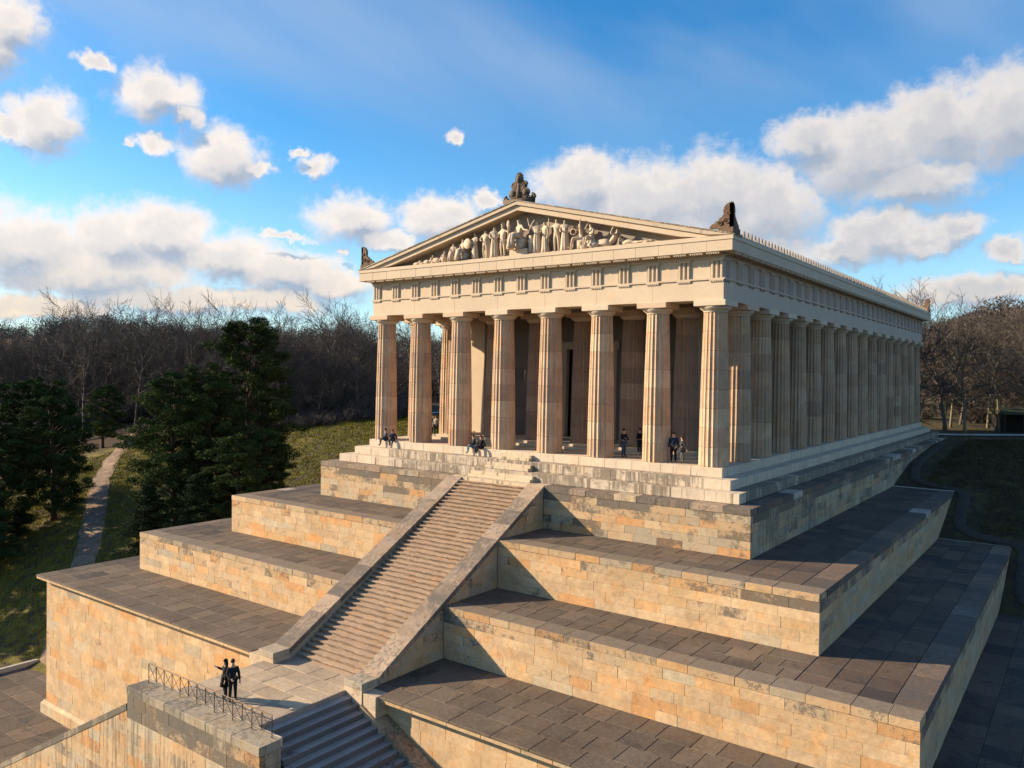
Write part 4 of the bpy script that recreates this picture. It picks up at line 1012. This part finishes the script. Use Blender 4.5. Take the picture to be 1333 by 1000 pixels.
# ------------------------------------------------------------------ trees
def bare_tree(seed, H=20., clear=.3, spread=.42, nl=13, kids=(7, 6, 6), rt=.28, tw=.022):
    rr = random.Random(seed); tr = MB(); br = MB()
    def path(p, d, L, n, droop, wig):
        pts = [Vector(p)]; d = Vector(d).normalized()
        for i in range(n):
            d = (d + Vector((rr.uniform(-wig, wig), rr.uniform(-wig, wig), rr.uniform(-wig, wig) + droop))).normalized(); pts.append(pts[-1] + d * L / n)
        return pts
    def at(pts, t):
        f = t * (len(pts) - 1); i = min(int(f), len(pts) - 2); return pts[i].lerp(pts[i + 1], f - i), (pts[i + 1] - pts[i]).normalized()
    trunk = path((0, 0, -.6), (rr.uniform(-.06, .06), rr.uniform(-.06, .06), 1), H * .74, 8, .02, .08)
    tr.tube(trunk, [rt * (1.25 if i == 0 else 1) * (1 - .85 * (i / 8) ** 1.1) + .02 for i in range(9)], 7)
    def side(d, ang):
        a = rr.uniform(0, 2 * math.pi); u = d.cross(Vector((.3, .2, 1)) if abs(d.z) < .9 else Vector((1, 0, 0))).normalized(); w = d.cross(u)
        return (d * math.cos(ang) + (u * math.cos(a) + w * math.sin(a)) * math.sin(ang)).normalized()
    for i in range(nl):
        t = clear + (1 - clear) * (i + rr.random()) / nl; p, d = at(trunk, min(t, .99))
        a = i * 2.4 + rr.uniform(-.4, .4); el_ = .28 + .72 * (t - clear) / (1 - clear) + rr.uniform(-.15, .15)
        dd = Vector((math.cos(a) * math.cos(el_), math.sin(a) * math.cos(el_), math.sin(el_)))
        q = (t - clear) / (1 - clear); L = H * spread * (.55 + .9 * q - .78 * q * q) * rr.uniform(.85, 1.15) + H * .06
        lim = path(p, dd, L, 5, .06, .2); r1 = rt * .42 * (1 - .5 * q)
        tr.tube(lim, [r1 * (1 - .8 * k / 5) + .02 for k in range(6)], 5, False)
        for j in range(kids[0]):
            p2, d2 = at(lim, .22 + .78 * (j + rr.random()) / kids[0]); L2 = L * rr.uniform(.32, .6)
            b2 = path(p2, side(d2, rr.uniform(.5, 1.05)), L2, 4, .04, .24)
            br.tube(b2, [r1 * .38 * (1 - .7 * k / 4) + .012 for k in range(5)], 4, False)
            for k in range(kids[1]):
                p3, d3 = at(b2, .2 + .8 * (k + rr.random()) / kids[1]); L3 = L2 * rr.uniform(.35, .65)
                b3 = path(p3, side(d3, rr.uniform(.4, .9)), L3, 3, .06, .22)
                br.tube(b3, [.03, .024, .02, .014], 3, False)
                for m_ in range(kids[2]):
                    p4, d4 = at(b3, .15 + .85 * (m_ + rr.random()) / kids[2]); L4 = rr.uniform(.5, 1.1)
                    b4 = path(p4, side(d4, rr.uniform(.3, .8)), L4, 2, .08, .2)
                    u = Vector((rr.uniform(-1, 1), rr.uniform(-1, 1), rr.uniform(-1, 1))).normalized() * tw; n0 = len(br.v)
                    w_ = u.cross(d4).normalized() * tw if u.cross(d4).length > 0 else u
                    for pp, s in ((b4[0], 1), (b4[1], .8)): br.v += [tuple(pp + u * s), tuple(pp - u * s * .5 + w_ * s * .8), tuple(pp - u * s * .5 - w_ * s * .8)]
                    br.v.append(tuple(b4[2])); 
                    for c in range(3):
                        e = (c + 1) % 3; br.f.append((n0 + c, n0 + e, n0 + 3 + e, n0 + 3 + c)); br.f.append((n0 + 3 + c, n0 + 3 + e, n0 + 6))
    return tr, br
BARE = []
for i, (H, cl, spd, nl, rt) in enumerate(((21, .32, .40, 13, .27), (23, .42, .33, 12, .25), (18, .22, .48, 14, .30), (20, .36, .36, 12, .22), (24, .28, .44, 15, .36), (15, .15, .42, 12, .18))):
    tr, br = bare_tree(100 + i, H, cl, spd, nl, rt=rt)
    BARE.append((mesh('trunk', tr.v, tr.f, M_bark, True), mesh('crown', br.v, br.f, M_twig), H, mesh('trunk', tr.v, tr.f, M_bark2, True)))
def put_bare(k, x, y, s, lab, group, rz=None, pale=False, name='bare_tree'):
    t = thing(name, lab, 'tree', (x, y, Tz(x, y) - .1), R.uniform(0, 6.28) if rz is None else rz, group); t.scale = (s, s, s * R.uniform(.92, 1.08))
    link('trunk', BARE[k][3 if pale else 0], t); link('crown', BARE[k][1], t); return t
F2 = (-.594, .804); R2 = (.804, .594)
def W2(q, d): return (34.6 + d * F2[0] + q * d * R2[0], -47.7 + d * F2[1] + q * d * R2[1])
# a place by bearing (tangent from the view axis) and distance from the viewpoint
def okspot(x, y): return not (abs(x) < 27 and -20 < y < 82)
placed = []
def scatter(n, q0, q1, d0, d1, mind, fn, tries=40):
    c = 0
    for _ in range(n * tries):
        if c >= n: break
        q = R.uniform(q0, q1); d = math.sqrt(R.uniform(d0 * d0, d1 * d1)); x, y = W2(q, d)
        if not okspot(x, y) or (-.76 < q < -.40 and 120 < d < 170) or (-1.0 < q < -.74 and 112 < d < 175): continue
        if any((x - a) ** 2 + (y - b) ** 2 < mind * mind for a, b in placed): continue
        placed.append((x, y)); fn(x, y, q, d); c += 1
# single trees that stand out
SOLO = [(-.540, 160, 4, 1.0, 'tallest bare tree with a wide round crown on the left skyline'),
        (-.475, 158, 1, .95, 'slim bare tree with a clear crown left of the twin crowns on the skyline'),
        (-.436, 158, 1, 1.0, 'bare tree with upright branches, left one of two crowns close together on the skyline'),
        (-.402, 158, 4, .9, 'bare tree with fan of branches just left of the tallest pine on the skyline'),
        (.572, 112, 0, .78, 'bare tree with pale sunlit trunk right of the temple'),
        (.665, 108, 1, .72, 'bare leaning tree with pale trunk beside the dark hut at the right edge'),
        (.495, 110, 5, .95, 'bare tree with low spreading branches next to the temple back corner')]
for q, d, k, s, lab in SOLO:
    x, y = W2(q, d); placed.append((x, y)); put_bare(k, x, y, s, lab, None, pale='pale' in lab)
def zi(q):
    for lim, nm in ((-.84, 'beyond the left edge'), (-.60, 'at the far left, behind the dark pines'), (-.50, 'above the left part of the gravel path'), (-.40, 'behind the end of the gravel path'), (-.31, 'behind the tallest pine'), (-.17, 'beyond the sunlit meadow'), (.2, 'glimpsed between the left columns'), (.52, 'next to the temple back corner'), (.60, 'between temple and shelter'), (9, 'above the dark shelter at the right'),):
        if q < lim: return nm
def zone(q, d): return ('bare brown tree in the front row ' if d < (172 if q < .3 else 135) else 'bare tree deeper in the wood ') + zi(q)
def zg(q, d): return ', ' + zi(q) + (', front' if d < (172 if q < .3 else 135) else ', deep')
LG = 'bare trees of the wood on the left'; RG_ = 'bare trees of the wood on the right'
scatter(86, -.80, -.18, 143, 178, 5.2, lambda x, y, q, d: put_bare(R.randrange(6), x, y, R.uniform(.86, 1.04) * (1 if q < -.46 else .9), zone(q, d), LG + zg(q, d)))
scatter(55, -.80, -.05, 172, 235, 7, lambda x, y, q, d: put_bare(R.randrange(6), x, y, R.uniform(.9, 1.08) * (1 if q < -.46 else .88), zone(q, d), LG + zg(q, d)))
scatter(30, -1.25, -.80, 90, 170, 8, lambda x, y, q, d: put_bare(R.randrange(6), x, y, R.uniform(.9, 1.08) * (1 if q < -.46 else .88), zone(q, d), LG + zg(q, d)))
scatter(44, .47, .80, 112, 160, 5.4, lambda x, y, q, d: put_bare(R.randrange(6), x, y, R.uniform(.7, .9), zone(q, d), RG_ + zg(q, d), pale=R.random() < .3))
scatter(40, .30, .85, 160, 240, 7, lambda x, y, q, d: put_bare(R.randrange(6), x, y, R.uniform(.6, .8), zone(q, d), RG_ + zg(q, d)))
# conifers: a trunk, limbs and thousands of needle tufts in clumps
def conifer(seed, H, clumps, rad_fn, base, flat_, tuft, per, trunk_r, lean=0., spruce=False, ext=1.):
    rr = random.Random(seed); tr = MB()
    tp = [Vector((lean * t * t * H * .1 + .12 * math.sin(t * 7 + seed), .12 * math.cos(t * 6), H * .97 * t - .5 * (t == 0))) for t in [k / 8 for k in range(9)]]
    tr.tube(tp, [trunk_r * (1 - .88 * k / 8) + .03 for k in range(9)], 7)
    vs = []; nv = 0
    for i in range(clumps):
        t = base + (1 - base) * ((i + rr.random()) / clumps) ** (1.15 if spruce else .95); f = min(t, .999) * 8; a = int(f); c0 = tp[a].lerp(tp[a + 1], f - a)
        ang = i * 2.399 + rr.uniform(-.5, .5); Rr = rad_fn((t - base) / (1 - base)) * rr.uniform(.6, 1.12)
        end = c0 + Vector((math.cos(ang) * Rr, math.sin(ang) * Rr, (-.10 * Rr if spruce else .18 * Rr + rr.uniform(-.3, .5))))
        tr.tube([c0 - Vector((0, 0, .25 * Rr * (not spruce))), c0.lerp(end, .5) + Vector((0, 0, .1)), end], [.05 + .018 * Rr, .04, .02], 4, False)
        nsub = 3 if not spruce else 4
        for j in range(nsub):
            cc = c0.lerp(end, (1 - .28 * j) if spruce else 1 - .2 * j) + Vector((rr.uniform(-.5, .5), rr.uniform(-.5, .5), rr.uniform(-.25, .25))) * (.5 if spruce else 1.5)
            s = rr.uniform(.55, 1.15) * ext * (.55 + .12 * Rr)
            n = int(per * s)
            P_ = np.random.RandomState(rr.randrange(10 ** 6)).normal(size=(n, 3)); P_ /= np.linalg.norm(P_, axis=1)[:, None]
            P_ *= (np.random.RandomState(rr.randrange(10 ** 6)).uniform(.45, 1.05, size=(n, 1)))
            P_ *= np.array([1.0, 1.0, flat_]) * s * 1.25; P_ += np.array(cc)
            rs_ = np.random.RandomState(rr.randrange(10 ** 6)); d1 = rs_.normal(size=(n, 3)); d1[:, 2] = np.abs(d1[:, 2]) * .6; d1 /= np.linalg.norm(d1, axis=1)[:, None]
            d2 = np.cross(d1, rs_.normal(size=(n, 3))); d2 /= np.linalg.norm(d2, axis=1)[:, None]
            L_ = tuft * rs_.uniform(.7, 1.3, size=(n, 1))
            vs.append(np.stack([P_ - d2 * L_ * .35, P_ + d2 * L_ * .35, P_ + d1 * L_], 1).reshape(-1, 3))
    v = np.concatenate(vs); n = len(v) // 3
    me = bpy.data.meshes.new('crown'); me.vertices.add(len(v)); me.vertices.foreach_set('co', v.ravel()); me.loops.add(n * 3); me.polygons.add(n)
    me.loops.foreach_set('vertex_index', np.arange(n * 3)); me.polygons.foreach_set('loop_start', np.arange(n) * 3); me.polygons.foreach_set('loop_total', np.full(n, 3))
    me.materials.append(M_spruce if spruce else M_needle); me.update(calc_edges=True)
    return mesh('trunk', tr.v, tr.f, M_barkp, True), me
pine_r = lambda t: 6.0 * (.62 + 1.1 * t - 1.28 * t * t)
CON = [conifer(1, 23, 92, pine_r, .10, .55, .22, 400, .42, ext=.82), conifer(2, 17, 66, lambda t: 5.2 * (.75 + .7 * t - 1.15 * t * t), .16, .55, .22, 400, .38, .6, ext=.82),
       conifer(3, 15, 60, lambda t: 4.4 * (1 - t) ** .8 + .3, .04, .42, .22, 240, .26, spruce=True), conifer(4, 19, 78, lambda t: 5.0 * (.7 + 1.0 * t - 1.4 * t * t), .08, .58, .22, 400, .4, -.5, ext=.82)]
def put_con(k, q, d, s, lab, rz=0., sx=1., name='pine_tree', group=None):
    x, y = W2(q, d); t = thing(name, lab, 'tree', (x, y, Tz(x, y) - .1), rz, group); t.scale = (s * sx, s * sx, s)
    link('trunk', CON[k][0], t); link('crown', CON[k][1], t)
put_con(0, -.330, 99, 1.04, 'tallest dark pine with an uneven broad crown, left of the meadow')
put_con(3, -.378, 93, 1.0, 'dark pine with yellow-green patch, left neighbour of the tallest pine', 1.2)
put_con(0, -.425, 92, .82, 'dense dark pine at the right side of the gravel path', .5, 1.1)
put_con(2, -.455, 84, .62, 'small dark conifer with low skirt at the foot of the gravel path', 2.1, 1.3, 'conifer_tree')
put_con(1, -.345, 86, .72, 'low bushy pine in front of the tallest pine, just beyond the stepped terraces', 2.6, 1.1)
put_con(2, -.395, 84, .62, 'low dark conifer filling the gap below the two big pines', 3.9, 1.3, 'conifer_tree')
put_con(1, -.305, 92, .66, 'bushy pine at the shaded edge of the meadow', 4.4, 1.0)
put_con(3, -.575, 104, .95, 'dark pine with visible forked trunk standing left of the gravel path', .9, 1.0)
put_con(3, -.640, 100, .86, 'dark pine with drooping crown at the left edge', 2.2, 1.1)
put_con(1, -.605, 112, 1.05, 'dark pine behind the forked pine at the left', 2.9, 1.2)
put_con(1, -.67, 92, .72, 'low dark pine cut by the left edge', 5.1, 1.2)
for q, d, s, k in ((-.76, 96, .95, 3), (-.84, 86, .9, 0), (-.95, 84, .85, 1), (-1.08, 92, .9, 0), (-.82, 108, .9, 1), (-1.25, 84, .9, 3)): put_con(k, q, d, s, 'dark pine standing beyond the left edge of the view', R.uniform(0, 6), 1.1, group='pines beyond the left edge')
put_con(2, .565, 178, 1.25, 'dark green spruce rising above the bare crowns on the right skyline', 1, .9, 'conifer_tree')
put_con(1, -.515, 150, .7, 'dark evergreen at the far end of the gravel path', 1, 1.1)
# undergrowth
def shrub_mesh(seed, ev=False):
    rr = random.Random(seed); mb = MB()
    for k in range(220):
        a = rr.uniform(0, 6.28); e = rr.uniform(.4, 1.5); L = rr.uniform(.6, 1.8); p = Vector((rr.gauss(0, .5), rr.gauss(0, .5), rr.uniform(0, .5))); d = Vector((math.cos(a) * math.cos(e), math.sin(a) * math.cos(e), math.sin(e)))
        u = d.cross(Vector((0, 0, 1))).normalized() * .03; mb.add([p - u, p + u, p + d * L], [(0, 1, 2)])
        for j in range(3):
            p2 = p + d * L * rr.uniform(.3, .9); d2 = (d + Vector((rr.gauss(0, .5), rr.gauss(0, .5), rr.gauss(0, .3)))).normalized(); w = d2.cross(u).normalized() * .02; mb.add([p2 - w, p2 + w, p2 + d2 * L * .4], [(0, 1, 2)])
    return mesh('shrub', mb.v, mb.f, M_twig)
SH = [shrub_mesh(i) for i in range(3)]
def put_sh(x, y, q, d):
    o = link('shrub', SH[R.randrange(3)], None, (x, y, Tz(x, y) - .1), R.uniform(0, 6), label='leafless undergrowth shrub among the trees', category='shrub', group='undergrowth shrubs in the woods'); s = R.uniform(.9, 2.2); o.scale = (s * 1.2, s * 1.2, s)
scatter(120, -.75, -.12, 137, 175, 1.6, put_sh); scatter(14, .46, .78, 135, 160, 1.6, put_sh)
# the woods further off, one mass
def far_wood(name, n, q0, q1, d0, d1, seed, hh, per, tl):
    rs_ = np.random.RandomState(seed); q = rs_.uniform(q0, q1, n); d = np.sqrt(rs_.uniform(d0 * d0, d1 * d1, n))
    X = 34.6 + d * F2[0] + q * d * R2[0]; Y = -47.7 + d * F2[1] + q * d * R2[1]; Z = T(X, Y); h = hh * rs_.uniform(.7, 1.15, n)
    C_ = np.stack([X, Y, Z + h * .6], 1); P_ = rs_.normal(size=(n, per, 3)); P_ /= np.linalg.norm(P_, axis=2)[..., None]; P_ *= rs_.uniform(.3, 1, (n, per, 1)) ** .5
    P_ *= np.stack([h * .30, h * .30, h * .45], 1)[:, None, :]; P_ += C_[:, None, :]
    d1_ = rs_.normal(size=(n, per, 3)); d1_[..., 2] = np.abs(d1_[..., 2]) + .5; d1_ /= np.linalg.norm(d1_, axis=2)[..., None]; d2 = rs_.normal(size=(n, per, 3)); d2 /= np.linalg.norm(d2, axis=2)[..., None]
    L_ = h[:, None, None] * tl; tri = np.stack([P_ - d2 * L_ * .22, P_ + d2 * L_ * .22, P_ + d1_ * L_], 2).reshape(-1, 3)
    t0 = np.stack([X, Y, Z - .5], 1); t1 = t0 + np.stack([X * 0, X * 0, h * .9], 1); wv = np.array([R2[0], R2[1], 0]) * .22
    tri = np.concatenate([tri, np.stack([t0 - wv, t0 + wv, t1], 1).reshape(-1, 3)]); n_ = len(tri) // 3
    me = bpy.data.meshes.new(name); me.vertices.add(len(tri)); me.vertices.foreach_set('co', tri.ravel()); me.loops.add(n_ * 3); me.polygons.add(n_)
    me.loops.foreach_set('vertex_index', np.arange(n_ * 3)); me.polygons.foreach_set('loop_start', np.arange(n_) * 3); me.polygons.foreach_set('loop_total', np.full(n_, 3)); me.materials.append(M_twig); me.update(calc_edges=True)
    link(name, me, kind='stuff', label='leafless woods covering the hills behind', category='woods')
far_wood('distant_woods', 2600, -.85, .9, 235, 420, 5, 15, 230, .075)
far_wood('distant_woods', 6500, -.9, .95, 420, 1000, 6, 14, 70, .10)
# ------------------------------------------------------------------ small huts under the trees
def hut(q, d, w, dp, h, lab, rz):
    x, y = W2(q, d); t = thing('wooden_hut', lab, 'hut', (x, y, Tz(x, y) - .05), rz)
    mb = MB(); mb.box(-w / 2, w / 2, dp / 2 - .1, dp / 2, 0, h); mb.box(-w / 2, -w / 2 + .1, -dp / 2, dp / 2 - .1, 0, h); mb.box(w / 2 - .1, w / 2, -dp / 2, dp / 2 - .1, 0, h); mb.obj('wall', M_hut, t)
    n = int(w / 2.2)
    for k in range(n + 1): box('post', t, M_hut, -w / 2 + w * k / n - .08, -w / 2 + w * k / n + .08, -dp / 2 - .2, -dp / 2 - .04, 0, h)
    mb = MB(); mb.prism([(-dp / 2 - .6, h), (dp / 2 + .3, h + .0), (dp / 2 + .3, h + .15), (0, h + 1.0), (-dp / 2 - .6, h + .15)], -w / 2 - .4, w / 2 + .4, lambda p, q_, e: (e, p, q_)); mb.obj('roof', flat('mossy_roof', (.05, .055, .03), .9), t)
hut(.668, 116, 12, 4, 2.6, 'dark open shelter with mossy roof under the trees at the right edge', .55)
hut(-.226, 150, 2.4, 2.4, 2.2, 'small dark kiosk at the edge of the wood beyond the meadow', -.6)

# short rough grass and fallen leaves on the slopes, far too many blades to count
def tufts(name, n, x0, x1, y0, y1, seed, h, mat, flat_=False, lab='', keep=None):
    rs_ = np.random.RandomState(seed); X = rs_.uniform(x0, x1, n); Y = rs_.uniform(y0, y1, n); k_ = keep(X, Y); X, Y = X[k_], Y[k_]; n = len(X)
    P_ = np.stack([X, Y, T(X, Y) + (.03 if flat_ else -.02)], 1)[:, None, :] + rs_.normal(size=(n, 3, 3)) * np.array([.16, .16, 0])
    a = rs_.uniform(0, 6.28, (n, 3)); w = np.stack([np.cos(a), np.sin(a), a * 0], 2) * (.07 if flat_ else .05)
    L_ = h * rs_.uniform(.5, 1.4, (n, 3, 1)); up_ = rs_.normal(size=(n, 3, 3)) * .35; up_[..., 2] = .12 if flat_ else 1
    tri = np.stack([P_ - w, P_ + w, P_ + up_ * L_], 2).reshape(-1, 3); m = len(tri) // 3
    me = bpy.data.meshes.new(name); me.vertices.add(len(tri)); me.vertices.foreach_set('co', tri.ravel()); me.loops.add(m * 3); me.polygons.add(m)
    me.loops.foreach_set('vertex_index', np.arange(m * 3)); me.polygons.foreach_set('loop_start', np.arange(m) * 3); me.polygons.foreach_set('loop_total', np.full(m, 3)); me.materials.append(mat); me.update(calc_edges=True)
    link(name, me, kind='stuff', label=lab, category='grass' if not flat_ else 'leaves')
M_gr = leafmat('grass_blades', (.15, .14, .022), (.24, .20, .035)); M_gr2 = leafmat('dull_grass_blades', (.065, .055, .025), (.10, .078, .04)); M_lf = leafmat('fallen_leaves', (.12, .06, .03), (.09, .05, .03))
def offpath(X, Y):
    pts = np.array([(-40, -16.5), (-47, -11), (-60, -2.5), (-74, 5.2), (-88, 12.5), (-104, 22.5), (-120, 36)]); d = np.full(X.shape, 1e9)
    for a, b in zip(pts[:-1], pts[1:]):
        ab = b - a; tt = np.clip(((X - a[0]) * ab[0] + (Y - a[1]) * ab[1]) / (ab @ ab), 0, 1); d = np.minimum(d, np.hypot(X - a[0] - tt * ab[0], Y - a[1] - tt * ab[1]))
    q = np.sin(X * 1.7 + np.sin(Y * 1.3) * 2) * .25
    return (d > 1.25 + q) & ~((X > -45.6) & (Y < -13)) & (X < -33.9)
tufts('rough_grass', 60000, -110, -34, -16, 58, 3, .26, M_gr, lab='rough grass on the slope left of the terraces', keep=offpath)
tufts('fallen_leaves', 15000, -110, -34, -14, 58, 5, .12, M_lf, True, 'fallen leaves on the slope left of the terraces', offpath)
def onright(X, Y):
    return ~((X < 21.4) | ((X < 26.8) & (Y < 38)) | ((X < 32) & (Y < 29.3)) | (Y < 19.8)) & (Y < 68 + (X - 20) * .8)
tufts('rough_grass', 42000, 20, 70, 19, 95, 4, .24, M_gr2, lab='dull shaded grass on the slope right of the temple', keep=onright)
tufts('fallen_leaves', 22000, 20, 70, 19, 95, 6, .13, M_lf, True, 'brown leaves on the slope right of the temple', onright)
